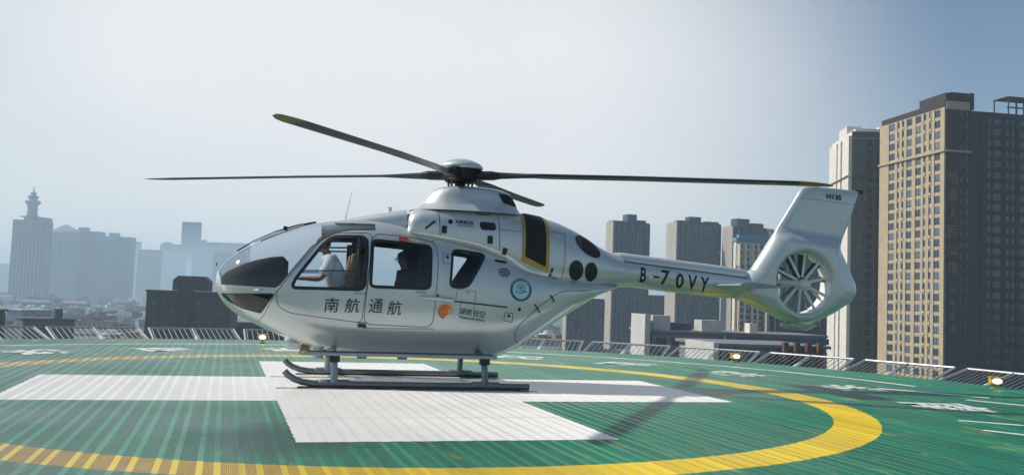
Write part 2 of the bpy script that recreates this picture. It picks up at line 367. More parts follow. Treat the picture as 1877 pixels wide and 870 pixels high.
# ------------------------------------------------------------------ helicopter (local frame: x from the nose aft, y away from the photographer, z up)
PSI = R(-3.5)
HU = Vector((math.cos(PSI), math.sin(PSI), 0))
HLOC = Vector((2.7, 13.68, 0)); HLOC = HLOC - HU*(HLOC.dot(HU)) + HU*(-2.839)
HLOC = Vector((0, 0, 0)) + Vector((-math.sin(PSI), math.cos(PSI), 0))*Vector((2.7, 13.68, 0)).dot(Vector((-math.sin(PSI), math.cos(PSI), 0))) + HU*(Vector((2.7, 13.68, 0)).dot(HU)-2.8393)
heli = empty('helicopter', 'silver twin engine helicopter with four dark rotor blades standing on skids on the green helipad', 'helicopter', HLOC, PSI)

def interp(xs, ys): 
    xs = np.array(xs, float); ys = np.array(ys, float)
    # monotone-ish smooth interpolation (pchip)
    h = np.diff(xs); d = np.diff(ys)/h; m = np.zeros_like(xs)
    for i in range(1, len(xs)-1):
        if d[i-1]*d[i] > 0:
            w1 = 2*h[i]+h[i-1]; w2 = h[i]+2*h[i-1]; m[i] = (w1+w2)/(w1/d[i-1]+w2/d[i])
    m[0] = d[0]; m[-1] = d[-1]
    def f(x):
        x = np.clip(np.asarray(x, float), xs[0], xs[-1]); i = np.clip(np.searchsorted(xs, x)-1, 0, len(h)-1); t = (x-xs[i])/h[i]
        return (2*t**3-3*t**2+1)*ys[i]+(t**3-2*t**2+t)*h[i]*m[i]+(-2*t**3+3*t**2)*ys[i+1]+(t**3-t**2)*h[i]*m[i+1]
    return f
class Hull:
    def __init__(s, top, bot, wid, zm, nu, nl): s.T, s.B, s.W, s.Z, s.nu, s.nl = [interp(*zip(*q)) for q in (top, bot, wid, zm, nu, nl)]
    def half(s, x, z):
        T, B, W, Z = s.T(x), s.B(x), s.W(x), s.Z(x)
        u = np.where(z > Z, (z-Z)/np.maximum(T-Z, 1e-4), (Z-z)/np.maximum(Z-B, 1e-4)); n = np.where(z > Z, s.nu(x), s.nl(x))
        return W*np.maximum(0, 1-np.clip(np.abs(u), 0, 1)**n)**(1/n)
    def ring(s, x, n, inset=0):
        t = np.linspace(0, 2*np.pi, n, endpoint=False); c, q = np.cos(t), np.sin(t)
        T, B, W, Z = s.T(x)-inset, s.B(x)+inset, max(s.W(x)-inset, .0005), s.Z(x)
        nn = np.where(q > 0, s.nu(x), s.nl(x))
        y = -W*np.sign(c)*np.abs(c)**(2/nn); z = Z+np.where(q > 0, T-Z, Z-B)*np.sign(q)*np.abs(q)**(2/nn)
        return np.stack([np.full(n, x), y, z], 1)
body = Hull(top=[(0, 1.385), (.01, 1.48), (.04, 1.555), (.11, 1.66), (.24, 1.775), (.42, 1.895), (.65, 2.025), (.91, 2.14), (1.21, 2.25), (1.52, 2.32), (1.84, 2.37), (2.3, 2.38), (2.75, 2.34), (3.1, 2.28), (3.5, 2.20), (3.9, 2.10), (4.3, 1.97), (4.75, 1.83), (5.25, 1.69), (5.7, 1.60), (6.0, 1.56)],
            bot=[(0, 1.375), (.02, 1.27), (.08, 1.15), (.17, 1.04), (.36, .90), (.60, .78), (.83, .68), (1.07, .59), (1.3, .51), (1.62, .45), (2.42, .405), (3.3, .395), (3.95, .40), (4.15, .43), (4.35, .51), (4.6, .66), (5.1, .99), (5.45, 1.22), (5.75, 1.40), (6.0, 1.50)],
            wid=[(0, .004), (.01, .10), (.04, .21), (.11, .34), (.24, .46), (.42, .565), (.65, .645), (.91, .705), (1.21, .75), (1.6, .78), (2.2, .79), (3.4, .79), (4.0, .765), (4.5, .70), (5.0, .58), (5.5, .42), (6.0, .26)],
            zm=[(0, 1.38), (.3, 1.34), (1.0, 1.27), (2.0, 1.20), (3.5, 1.20), (4.3, 1.25), (5.0, 1.36), (5.6, 1.45), (6.0, 1.52)],
            nu=[(0, 2.0), (.5, 2.1), (1.4, 2.5), (2.2, 2.8), (4, 2.6), (6, 2.1)], nl=[(0, 2.0), (.6, 2.1), (1.6, 2.4), (4, 2.3), (6, 2)])
cowl = Hull(top=[(2.655, 2.36), (2.665, 2.44), (2.69, 2.50), (2.75, 2.55), (2.85, 2.585), (3.2, 2.61), (4.0, 2.61), (4.4, 2.60), (4.85, 2.54), (5.25, 2.41), (5.52, 2.28), (5.71, 2.17), (5.9, 2.09), (6.1, 2.05)],
            bot=[(2.655, 2.12), (3.0, 2.08), (3.4, 2.02), (3.8, 1.92), (4.1, 1.78), (4.6, 1.45), (5.3, 1.45), (5.9, 1.50), (6.1, 1.53)],
            wid=[(2.655, .50), (2.67, .55), (2.72, .59), (2.85, .615), (3.4, .64), (4.2, .64), (4.7, .60), (5.1, .53), (5.5, .42), (5.8, .335), (6.1, .28)],
            zm=[(2.655, 2.24), (3.0, 2.2), (3.6, 2.12), (4.0, 2.02), (4.4, 1.9), (5.2, 1.82), (6.1, 1.79)],
            nu=[(2.655, 3.0), (3.5, 3.0), (4.8, 2.7), (5.6, 2.2), (6.1, 2)], nl=[(2.655, 3), (5, 2.4), (6.1, 2)])
BOOMT = interp([5.8, 6.24, 7.18, 8.45, 8.8], [2.07, 2.035, 1.965, 1.86, 1.84]); BOOMB = interp([5.8, 6.25, 6.72, 7.3, 8.1, 8.8], [1.50, 1.545, 1.51, 1.47, 1.43, 1.42]); BOOMW = interp([5.8, 6.2, 7, 8.2, 8.8], [.31, .25, .215, .17, .15])
boomh = Hull(top=[(a, float(BOOMT(a))) for a in (5.8, 6.24, 7.18, 8.45, 8.8)], bot=[(a, float(BOOMB(a))) for a in (5.8, 6.25, 6.72, 7.3, 8.1, 8.8)], wid=[(a, float(BOOMW(a))) for a in (5.8, 6.2, 7, 8.2, 8.8)],
             zm=[(5.8, 1.79), (7.18, 1.715), (8.8, 1.63)], nu=[(5.8, 2.1), (8.8, 2.1)], nl=[(5.8, 2.1), (8.8, 2.1)])

def pip(P, poly):
    x, y = P[:, 0], P[:, 1]; r = np.zeros(len(P), bool); n = len(poly)
    for i in range(n):
        x1, y1 = poly[i]; x2, y2 = poly[(i+1) % n]
        if y1 == y2: continue
        c = ((y1 > y) != (y2 > y)) & (x < (x2-x1)*(y-y1)/(y2-y1)+x1); r ^= c
    return r
def roundpoly(poly, r, k=5):
    out = []; n = len(poly)
    for i in range(n):
        p0, p, p1 = Vector(poly[i-1]), Vector(poly[i]), Vector(poly[(i+1) % n]); a = (p0-p); b = (p1-p); d = min(r, a.length*.45, b.length*.45)
        A = p+a.normalized()*d; B = p+b.normalized()*d
        for j in range(k+1):
            t = j/k; q = A*(1-t)**2+p*2*t*(1-t)+B*t*t; out.append((q.x, q.y))
    return out
W_FRONT = roundpoly([(1.06, 1.33), (1.10, 1.45), (1.46, 1.96), (1.60, 2.075), (2.06, 2.09), (2.07, 1.8), (2.045, 1.34)], .09)
W_SLIDE = roundpoly([(2.145, 2.05), (2.98, 2.00), (2.97, 1.39), (2.13, 1.385)], .08)
W_REAR = roundpoly([(3.30, 1.97), (3.80, 1.925), (3.52, 1.43), (3.26, 1.42)], .09)
W_CHIN = roundpoly([(.10, 1.21), (.83, 1.235), (.66, .96), (.40, 1.02), (.2, 1.12)], .03)
W_WIND = [(.08, 1.44), (.10, 1.345), (.84, 1.325), (.90, 1.37), (1.29, 1.90), (1.44, 2.03), (1.62, 2.13), (1.85, 2.19), (2.19, 2.215), (2.19, 2.29), (1.62, 2.285), (1.45, 2.7), (-.1, 2.7), (.02, 1.62), (.05, 1.50)]
D_FRONT = roundpoly([(.86, 1.25), (.88, 1.07), (1.04, .98), (2.03, .875), (2.06, 1.2), (2.115, 1.8), (2.13, 2.15), (1.62, 2.125), (1.42, 2.0), (1.2, 1.74), (.9, 1.32)], .08)
D_SLIDE = roundpoly([(2.145, 2.145), (2.60, 2.13), (3.04, 2.07), (3.085, 1.85), (3.06, 1.2), (3.03, .84), (2.06, .86), (2.075, 1.2), (2.125, 1.8)], .12)

def nonuni():
    xs = [.0008+.11*(k/16)**2 for k in range(17)]
    while xs[-1] < 4.1: xs.append(xs[-1]+.0145)
    while xs[-1] < 6.0: xs.append(xs[-1]+.03)
    return xs
XS = nonuni()
def skinned(xs, nr, inset, hull):
    V = np.concatenate([hull.ring(x, nr, inset) for x in xs]); m = len(xs)
    i = np.repeat(np.arange(m-1), nr); k = np.tile(np.arange(nr), m-1); k2 = (k+1) % nr
    F = np.stack([i*nr+k, (i+1)*nr+k, (i+1)*nr+k2, i*nr+k2], 1); return V, F
def submesh(name, V, F, mask, mt, parent, flip=False):
    f = F[mask]; used, inv = np.unique(f, return_inverse=True); f = inv.reshape(f.shape)
    if flip: f = f[:, ::-1]
    return raw(name, V[used].tolist(), f.tolist(), mt, parent)
V, F = skinned(XS, 360, 0, body)
C = V[F].mean(1); XZ = C[:, [0, 2]]; near = C[:, 1] < 0
mW = pip(XZ, W_WIND) & (np.abs(C[:, 1]) > .018); mC = pip(XZ, W_CHIN); mF = pip(XZ, W_FRONT); mS = pip(XZ, W_SLIDE); mR = pip(XZ, W_REAR)
mDF = pip(XZ, D_FRONT) & ~mF; mDS = pip(XZ, D_SLIDE) & ~mS
rest = ~(mW | mC | mF | mS | mR | mDF | mDS)
nose_cap = V[:360]
fus = submesh('fuselage', V, F, rest, silver, heli)
for side in (True, False):
    sd = near if side else ~near
    submesh('windshield', V, F, mW & sd, wglass, heli)
    submesh('chin_window', V, F, mC & sd, wglass, heli)
    dF = submesh('front_door', V, F, mDF & sd, silver, heli); wF = submesh('door_window', V, F, mF & sd, sglass, dF)
    dS = submesh('sliding_door', V, F, mDS & sd, silver, heli); wS = submesh('door_window', V, F, mS & sd, sglass, dS)
    wR = submesh('rear_window', V, F, mR & sd, sglass, heli)
    if side: DF, DS, WR = dF, dS, wR
    else: DF2, DS2, WR2 = dF, dS, wR
# inner lining with the same openings
V2, F2 = skinned(XS[20:-60], 200, .035, body)
C2 = V2[F2].mean(1); X2 = C2[:, [0, 2]]
m2 = ~(pip(X2, W_WIND) | pip(X2, W_CHIN) | pip(X2, W_FRONT) | pip(X2, W_SLIDE) | pip(X2, W_REAR))
submesh('cabin_lining', V2, F2, m2, linerm, heli, flip=True)

# decals, seams and frames that follow a surface
def on(hull, x, z, off=.004, side=-1):
    h = float(hull.half(x, z)); return (x, side*(h+off), z)
def resample(pts, step=.02, closed=False):
    pts = [Vector(p) for p in pts]; out = []
    if closed: pts = pts+[pts[0]]
    for a, b in zip(pts[:-1], pts[1:]):
        k = max(1, int((b-a).length/step)); out += [a.lerp(b, i/k) for i in range(k)]
    if not closed: out.append(pts[-1])
    return out
def ribbon(mb, hull, pts, wd, off=.004, closed=False, side=-1, thick=.004):
    p = resample(pts, .02, closed); n = len(p); L_, R_ = [], []
    for i in range(n):
        a = p[i-1] if (closed or i) else p[i]; b = p[(i+1) % n] if (closed or i < n-1) else p[i]; t = (b-a).normalized(); nn = Vector((-t.y, t.x))*wd/2
        L_.append(p[i]+nn); R_.append(p[i]-nn)
    v = []
    for q in range(n):
        v += [on(hull, *L_[q], off, side), on(hull, *R_[q], off, side), on(hull, *L_[q], off-thick, side), on(hull, *R_[q], off-thick, side)]
    f = []
    for i in range(n if closed else n-1):
        a, b = 4*i, 4*((i+1) % n); f += [(a, a+1, b+1, b), (a, b, b+2, a+2), (a+1, a+3, b+3, b+1)]
    mb.add(v, f); return mb
def patch(mb, hull, poly, off=.005, side=-1, step=.03, thick=0):
    """polygon in x,z filled and draped on the surface"""
    bm = bmesh.new(); bm.faces.new([bm.verts.new((x, 0, z)) for x, z in poly])
    xs = [p[0] for p in poly]; zs = [p[1] for p in poly]
    return drape(mb, bm, hull, (min(xs), max(xs), min(zs), max(zs)), off, side, step)
def drape(mb, bm, hull, bb, off, side, step):
    x = bb[0]+step
    while x < bb[1]:
        bmesh.ops.bisect_plane(bm, geom=bm.verts[:]+bm.edges[:]+bm.faces[:], plane_co=(x, 0, 0), plane_no=(1, 0, 0)); x += step
    z = bb[2]+step
    while z < bb[3]:
        bmesh.ops.bisect_plane(bm, geom=bm.verts[:]+bm.edges[:]+bm.faces[:], plane_co=(0, 0, z), plane_no=(0, 0, 1)); z += step
    bmesh.ops.triangulate(bm, faces=bm.faces[:]); bm.verts.index_update()
    mb.add([on(hull, p.co.x, p.co.z, off, side) for p in bm.verts], [tuple(q.index for q in f.verts) for f in bm.faces]); bm.free(); return mb
def lettering(mb, hull, s, cx, cz, wd, ht, slope=0, shear=0, off=.006, bold=0, step=.05, side=-1):
    v, f = fit(s, wd, ht, bold); bm = bmesh.new()
    P = [(cx+x+shear*y, cz+y+slope*x) for x, y in v]; vs = [bm.verts.new((x, 0, z)) for x, z in P]
    for q in f:
        try: bm.faces.new([vs[i] for i in q])
        except ValueError: pass
    xs = [p[0] for p in P]; zs = [p[1] for p in P]
    return drape(mb, bm, hull, (min(xs), max(xs), min(zs), max(zs)), off, side, step)
def ellipse(cx, cz, rx, rz, n=28, rot=0):
    return [(cx+rx*math.cos(t)*math.cos(rot)-rz*math.sin(t)*math.sin(rot), cz+rx*math.cos(t)*math.sin(rot)+rz*math.sin(t)*math.cos(rot)) for t in [2*math.pi*k/n for k in range(n)]]
def grow(poly, d):
    c = Vector((sum(p[0] for p in poly)/len(poly), sum(p[1] for p in poly)/len(poly)))
    return [tuple(Vector(p)+(Vector(p)-c).normalized()*d) for p in poly]
for side, dF, dS, wR in ((-1, DF, DS, WR), (1, DF2, DS2, WR2)):
    m = MB(); ribbon(m, body, W_FRONT, .046, .006, True, side, .02); m.build('window_seal', blackr, dF, smooth=True)
    m = MB(); ribbon(m, body, W_SLIDE, .044, .006, True, side, .02); m.build('window_seal', blackr, dS, smooth=True)
    m = MB(); ribbon(m, body, W_REAR, .036, .006, True, side, .02); m.build('window_seal', blackr, wR, smooth=True)
    m = MB(); ribbon(m, body, D_FRONT, .009, .002, True, side); m.build('door_seam', seam, dF)
    m = MB(); ribbon(m, body, D_SLIDE, .009, .002, True, side); m.build('door_seam', seam, dS)
    # frame bars inside the front door window
    m = MB(); ribbon(m, body, [(1.30, 1.90), (2.05, 1.93)], .022, -.02, False, side, .02); ribbon(m, body, [(1.12, 1.57), (2.05, 1.60)], .018, -.02, False, side, .02)
    m.build('window_bar', blackr, dF)
    m = MB(); ribbon(m, body, [(.10, 1.345), (.84, 1.325), (.90, 1.37), (1.29, 1.90), (1.44, 2.03), (1.62, 2.13), (1.85, 2.19), (2.19, 2.215)], .012, .003, False, side); m.build('glazing_seam', seam, heli)
    m = MB(); ribbon(m, body, W_CHIN, .012, .003, True, side); m.build('glazing_seam', seam, heli)
m = MB()
ribbon(m, body, [(2.18, 2.20), (1.87, 2.185), (1.63, 2.135)], .008, .003)
ribbon(m, body, [(.86, 1.28), (.70, .93), (.62, .83)], .007, .003)
ribbon(m, body, [(3.06, .82), (2.05, .80)], .006, .003)
ribbon(m, body, [(5.5, 1.46), (5.07, 1.44), (4.95, 1.41), (4.82, 1.33), (4.58, 1.16), (4.33, .91), (4.28, .80), (4.30, .69), (4.40, .62)], .009, .003)
ribbon(m, body, [(3.37, 1.40), (3.64, 1.38), (3.64, 1.24)], .006, .003); ribbon(m, body, [(3.37, 1.40), (3.35, 1.26)], .006, .003)
ribbon(m, body, [(3.42, 1.23), (3.41, 1.0), (3.62, .97), (3.63, 1.22)], .005, .003)
ribbon(m, body, [(3.16, 1.90), (3.28, 1.90), (3.28, 1.76), (3.15, 1.76), (3.16, 1.90)], .006, .003)
ribbon(m, body, [(4.09, 1.09), (4.21, 1.08), (4.21, .95), (4.08, .97), (4.09, 1.09)], .009, .003)
m.build('panel_seam', seam, heli)
m = MB()
for path in ([(2.0, .81), (3.04, .83)], [(1.0, .93), (1.95, .86)], [(3.15, .75), (4.2, .80)], [(2.2, 2.19), (3.05, 2.13)], [(4.35, 1.80), (4.75, 1.66)], [(3.16, 1.3), (3.17, .9)]):
    for q in resample(path, .055): m.add([on(body, q.x+a_, q.y+b_, .003) for a_, b_ in ((-.004, 0), (0, -.004), (.004, 0), (0, .004))], [(0, 1, 2, 3)])
tag(m.build('rivets', seam, fus), kind='stuff')
m = MB()
for cx, cz, a, b_ in ((3.22, 1.855, .022, .022), (4.15, 1.04, .025, .022), (3.52, 1.36, .014, .012), (4.31, 1.14, .024, .03), (3.09, 1.29, .02, .025)): patch(m, body, ellipse(cx, cz, a, b_, 8), .006); m.build('latch', blackr, heli); m = MB()
ribbon(m, body, [(4.55, 1.22), (4.64, 1.10)], .02, .012); m.build('latch', blackr, heli); m = MB(); ribbon(m, body, [(4.80, 1.37), (4.87, 1.27)], .02, .012); m.build('latch', blackr, heli); m = MB()
ribbon(m, body, [(3.94, 1.845), (4.12, 1.82)], .035, .004)
m.build('latch', blackr, heli)
m = MB()
for k in range(5): ribbon(m, body, [(3.98+(.03 if k in (0, 4) else 0), 1.725-k*.026), (4.16-(.03 if k in (0, 4) else 0), 1.722-k*.026)], .013, .004)
m.build('vent_louvre', blackr, heli)
# slide rail and its fairing
m = MB(); ribbon(m, body, [(3.33, 1.225), (4.12, 1.165)], .022, .006); m.build('door_rail', seam, heli)
m = MB(); m.tube([on(body, 2.82, 1.262, .012), on(body, 3.05, 1.255, .018), on(body, 3.32, 1.235, .018)], [.02, .032, .034], 12); m.build('rail_fairing', silver, heli, smooth=True)
m = MB(); m.box(1.98, 2.10, -.81, -.76, .815, .85); m.build('door_stop', blackr, heli, bevel=.008)
for x_, z_ in ((2.0, 1.285), (2.86, 1.335)):
    m = MB(); ribbon(m, body, [(x_-.09, z_), (x_+.06, z_)], .03, .006); m.build('door_handle', mat('handle_grey', (.33, .37, .38), .4), DF if x_ < 2.1 else DS)
# markings on the body
m = MB()
for ch, x_, z_ in (('南', 1.61, 1.11), ('航', 1.895, 1.115), ('通', 2.22, 1.12), ('航', 2.485, 1.10)): lettering(m, body, ch, x_, z_, .195, .20, shear=.10, bold=.005); m.build('character', blackp, heli); m = MB()
for ch, x_ in zip('湖南低空', (3.455, 3.55, 3.655, 3.75)): lettering(m, body, ch, x_, 1.07-.12*(x_-3.6), .088, .09, shear=.05, bold=.003)
m.build('lettering', blackp, heli); m = MB()
lettering(m, body, 'Hunan Low altitude', 3.61, .985, .36, .035, slope=-.12, bold=.01)
m.build('lettering', blackp, heli)
m = MB()
a = [(3.205+.105*math.cos(t), 1.075+.105*math.sin(t)) for t in [R(20+12*k) for k in range(21)]]; b_ = [(3.225+.075*math.cos(t), 1.06+.06*math.sin(t)) for t in [R(20+12*k) for k in range(21)]]
for i in range(20):
    q = [a[i], a[i+1], b_[i+1], b_[i]]; m.add([on(body, *p, .006) for p in q], [(0, 1, 2, 3)])
patch(m, body, ellipse(3.205, 1.065, .05, .055, 18), .006)
o_ = m.build('company_emblem', orangem, heli)
m = MB()
a = [(3.215+.10*math.cos(t), 1.09+.10*math.sin(t)) for t in [R(-40+9*k) for k in range(14)]]; b_ = [(3.215+.07*math.cos(t), 1.09+.065*math.sin(t)) for t in [R(-40+9*k) for k in range(14)]]
for i in range(13): m.add([on(body, *p, .0075) for p in (a[i], a[i+1], b_[i+1], b_[i])], [(0, 1, 2, 3)])
patch(m, body, ellipse(3.213, 1.07, .016, .018, 10), .009)
m.build('highlight', orange2, o_)
ex, ez, er = 4.325, 1.425, .168
m = MB(); patch(m, body, ellipse(ex, ez, er, er, 40), .005); em = m.build('hospital_emblem', teal, heli)
m = MB(); patch(m, body, ellipse(ex, ez, er*.78, er*.78, 36), .008); m.build('emblem_field', paleblue, em)
m = MB()
for k in range(5):
    t = math.pi/2+k*2*math.pi/5; cx, cz = ex+.045*math.cos(t), ez+.04+.037*math.sin(t); ribbon(m, body, ellipse(cx, cz, .025, .022, 14), .006, .011, True)
patch(m, body, ellipse(ex, ez+.035, .010, .010, 8), .012)
patch(m, body, [(ex-.05, ez-.055), (ex+.015, ez-.055), (ex+.03, ez-.03), (ex+.09, ez-.03), (ex+.09, ez-.015), (ex+.03, ez-.012), (ex+.005, ez-.04), (ex-.05, ez-.042)][::-1], .011)
patch(m, body, ellipse(ex-.075, ez-.03, .018, .010, 8, -.5), .011)
m.build('flower_and_hand', teal, em)
m = MB()
for k, ch in enumerate('湖南省人民医院'):
    t = R(150-k*20); lettering(m, body, ch, ex+er*.885*math.cos(t), ez+er*.885*math.sin(t), .028, .028, off=.009, bold=.01)
m.build('ring_lettering', paleblue, em)

# engine cowling
V, F = skinned([2.655+.01*k for k in range(12)]+[2.78+.035*k for k in range(96)], 120, 0, cowl)
cw = raw('engine_cowling', V.tolist(), F.tolist(), silver2, heli)
fr = cowl.ring(2.66, 60); m = MB(); m.rings([[(2.70, float(p[1])*.97, float(2.25+(p[2]-2.25)*.96)) for p in fr], [(2.74, float(p[1])*.97, float(2.25+(p[2]-2.25)*.96)) for p in fr]]); m.build('intake_mouth', linerm, cw)
m = MB()
ribbon(m, cowl, [(3.085, 2.55), (3.11, 2.16)], .010, .002); ribbon(m, cowl, [(3.985, 2.53), (4.0, 2.0)], .010, .002)
ribbon(m, cowl, [(5.045, 2.30), (5.035, 1.9), (5.0, 1.585)], .008, .002); ribbon(m, cowl, [(4.0, 2.30), (4.33, 2.285)], .007, .002); ribbon(m, cowl, [(4.78, 2.33), (5.05, 2.30)], .007, .002)
ribbon(m, cowl, [(4.84, 1.64), (5.0, 1.595), (5.25, 1.58), (5.6, 1.545), (5.95, 1.49)], .010, .012)
m.build('panel_seam', seam, cw)
m = MB()
for x0_, z0_, x1_, z1_, wd in ((3.12, 2.255, 3.215, 2.255, .11), (3.80, 2.14, 3.90, 2.14, .12), (4.03, 1.99, 4.12, 1.97, .10), (4.79, 1.71, 4.85, 1.70, .13)): ribbon(m, cowl, [(x0_+.01, z0_), (x1_-.01, z1_)], wd, .008); m.build('latch', blackr, cw); m = MB()
ribbon(m, cowl, [(2.89, 2.25), (3.03, 2.37)], .03, .006)
m.build('latch', blackr, cw)
m = MB(); patch(m, cowl, roundpoly([(3.70, 2.40), (3.92, 2.40), (3.94, 2.34), (3.93, 2.28), (3.72, 2.28), (3.69, 2.34)], .03), .005); g1 = m.build('cowling_vent', grillem, cw)
m = MB()
for k in range(4): ribbon(m, cowl, [(3.71, 2.378-k*.026), (3.93, 2.378-k*.026)], .008, .009)
m.build('vent_louvre', seam, g1)
m = MB(); ribbon(m, cowl, roundpoly([(3.68, 2.575), (3.86, 2.575), (3.86, 2.515), (3.68, 2.515)], .02), .012, .006, True); m.build('access_hatch', blackr, cw)
m = MB(); patch(m, cowl, ellipse(3.255, 2.375, .034, .036, 20), .005); m.build('round_logo', blackp, cw); m = MB(); lettering(m, cowl, 'AIRBUS', 3.46, 2.378, .27, .055, bold=.025, slope=-.03); m.build('lettering', blackp, cw); m = MB(); lettering(m, cowl, 'HELICOPTERS', 3.475, 2.325, .25, .026, bold=.005, slope=-.03); m.build('lettering', blackp, cw)
# side air intake: dark mesh in a gold frame, wrapping up over the top edge
def over(hull, x, t, off=.004, side=-1):
    """point on the section at x, t in 0..1 from max width up to the top centre"""
    a = t*math.pi/2; c, q = math.cos(a), math.sin(a); nn = float(hull.nu(x)); T, W, Z = float(hull.T(x)), float(hull.W(x)), float(hull.Z(x))
    return (x, side*(W+off)*abs(c)**(2/nn), Z+(T+off-Z)*abs(q)**(2/nn))
def gridpatch(hull, xa, xb, zbot, ttop, off, nx=16, nt_=26):
    v = []
    for i in range(nx+1):
        u = i/nx; x_ = xa(0)*(1-u)+xb(0)*u; zb = zbot(u)
        ys = []
        for j in range(nt_+1):
            s = j/nt_; x_ = (xa(s)*(1-u)+xb(s)*u)
            Z = float(hull.Z(x_)); T = float(hull.T(x_)); nn = float(hull.nu(x_))
            if zb > Z: t0 = math.asin(min(1, ((zb-Z)/(T-Z))**(nn/2)))/(math.pi/2)
            else: t0 = 0
            if zb <= Z:
                zz_top = ttop
                # below the widest line: first part along z
                frac = .22
                if s < frac: z_ = zb+(Z-zb)*s/frac; v.append(on(hull, x_, z_, off)); continue
                v.append(over(hull, x_, ttop*(s-frac)/(1-frac), off)); continue
            v.append(over(hull, x_, t0+(ttop-t0)*s, off))
    return v, [(i*(nt_+1)+j, (i+1)*(nt_+1)+j, (i+1)*(nt_+1)+j+1, i*(nt_+1)+j+1) for i in range(nx) for j in range(nt_)]
v, f = gridpatch(cowl, lambda s: 4.335+.03*s, lambda s: 4.775, lambda u: 1.845-.155*u, .80, .010); m = MB().add(v, f); v2, f2 = gridpatch(cowl, lambda s: 4.335+.03*s, lambda s: 4.775, lambda u: 1.845-.155*u, .80, -.02); m.add(v2, f2)
gf = m.build('intake_frame', goldm, cw, smooth=True)
v, f = gridpatch(cowl, lambda s: 4.392+.02*s, lambda s: 4.722, lambda u: 1.92-.14*u, .84, .016); MB().add(v, f).build('intake_mesh', grillem, gf, smooth=True)
m = MB()
for k in range(9):
    for xx in (4.365, 4.75):
        m.add([on(cowl, xx+a_, 1.88-.1*(xx > 4.5)+.075*k+b_, .0125) for a_, b_ in ((-.006, -.006), (.006, -.006), (.006, .006), (-.006, .006))], [(0, 1, 2, 3)])
m.build('screw', seam, gf)
# exhausts: aft oval opening and two round ones
for nm, pl in (('exhaust_opening', ellipse(5.455, 2.135, .245, .115, 30, -.58)), ('round_outlet', ellipse(5.235, 1.755, .118, .148, 28)), ('round_outlet', ellipse(5.50, 1.745, .105, .142, 28))):
    pl = [(x_, min(z_, float(cowl.T(x_))-.006)) for x_, z_ in pl]
    m = MB(); patch(m, cowl, pl, .006, step=.04); e_ = m.build(nm, blackp if nm[0] == 'r' else linerm, cw, smooth=True)
    m = MB(); ribbon(m, cowl, pl, .010, .010, True); m.build('rim', seam, e_)
m = MB(); patch(m, cowl, [(5.255, 2.27), (5.30, 2.285), (5.36, 2.25), (5.33, 2.20), (5.35, 2.14), (5.315, 2.10), (5.27, 2.17)], .009, step=.03); m.build('exhaust_pipe_reflection', mat('metal_reflection', (.16, .12, .09), .4, .8), cw)  # tan reflection on the pipe inside the exhaust, painted as a flat crescent
# forward ramp in front of the engine cowling
ramp = Hull(top=[(1.45, 2.29), (1.84, 2.385), (2.16, 2.455), (2.48, 2.525), (2.72, 2.565)], bot=[(1.45, 2.1), (2.72, 2.1)], wid=[(1.45, .10), (1.84, .26), (2.16, .34), (2.48, .40), (2.72, .43)], zm=[(1.45, 2.2), (2.72, 2.25)], nu=[(1.45, 3), (2.72, 4)], nl=[(1.45, 2), (2.72, 2)])
V, F = skinned([1.45+.04*k for k in range(31)], 80, 0, ramp); raw('forward_cowling', V.tolist(), F.tolist(), silver2, heli)

# mast fairing
class Pylon:
    L_ = [(2.555, 2.72, 4.46, .575), (2.60, 2.80, 4.42, .53), (2.66, 2.88, 4.385, .47), (2.74, 2.94, 4.345, .435), (2.84, 3.02, 4.285, .415), (2.89, 3.08, 4.23, .395), (2.925, 3.16, 4.14, .34), (2.95, 3.3, 4.0, .24), (2.965, 3.44, 3.75, .10)]
    def par(s, z):
        zs, a, b, c = zip(*s.L_); return np.interp(z, zs, a), np.interp(z, zs, b), np.interp(z, zs, c)
    def half(s, x, z):
        a, b, w_ = s.par(z); u = abs(2*(x-(a+b)/2)/(b-a)); return w_*max(0, 1-min(1, u)**2.6)**(1/2.6)
pyl = Pylon(); rg = []
for j in range(40):
    z = 2.555+(2.965-2.555)*j/39; a, b, w_ = pyl.par(z); t = np.linspace(0, 2*np.pi, 72, endpoint=False); c_, s_ = np.cos(t), np.sin(t); e = 2/2.6
    rg.append([((a+b)/2+(b-a)/2*np.sign(c)*abs(c)**e, w_*np.sign(s)*abs(s)**e, z) for c, s in zip(c_, s_)])
py = MB().rings(rg).build('mast_fairing', silver2, heli, smooth=True, sharp=60)
m = MB(); patch(m, pyl, roundpoly([(4.0, 2.86), (4.06, 2.77), (4.10, 2.71), (4.30, 2.68), (4.355, 2.70), (4.28, 2.82), (4.2, 2.86)], .05), .006, step=.02); m.build('cooling_outlet', grillem, py)

# tail boom and its shaft cover
V, F = skinned([5.78+.05*k for k in range(58)], 72, 0, boomh); bm_ = raw('tail_boom', V.tolist(), F.tolist(), silver, heli)
cov = Hull(top=[(5.95, 2.06), (6.1, 2.085), (6.24, 2.075), (7.18, 2.005), (8.15, 1.925), (8.3, 1.90)], bot=[(5.95, 1.9), (8.3, 1.65)], wid=[(5.95, .16), (6.1, .185), (7.2, .165), (8.2, .135), (8.3, .10)],
           zm=[(5.95, 1.96), (7.18, 1.88), (8.3, 1.79)], nu=[(5.95, 2.6), (8.3, 2.6)], nl=[(5.95, 5), (8.3, 5)])
V, F = skinned([5.95+.047*k for k in range(51)], 60, 0, cov); raw('shaft_cover', V.tolist(), F.tolist(), silver2, bm_)
m = MB(); ribbon(m, boomh, [(6.02, 1.945), (6.65, 1.895), (7.6, 1.825), (8.27, 1.77)], .012, .006); m.build('cover_seam', seam, bm_)
m = MB(); 
for x_ in (6.9, 7.35, 7.8): patch(m, boomh, ellipse(x_, 1.885-.075*(x_-6.9), .02, .012, 8), .01)
m.build('fastener', steel, bm_)
m = MB()
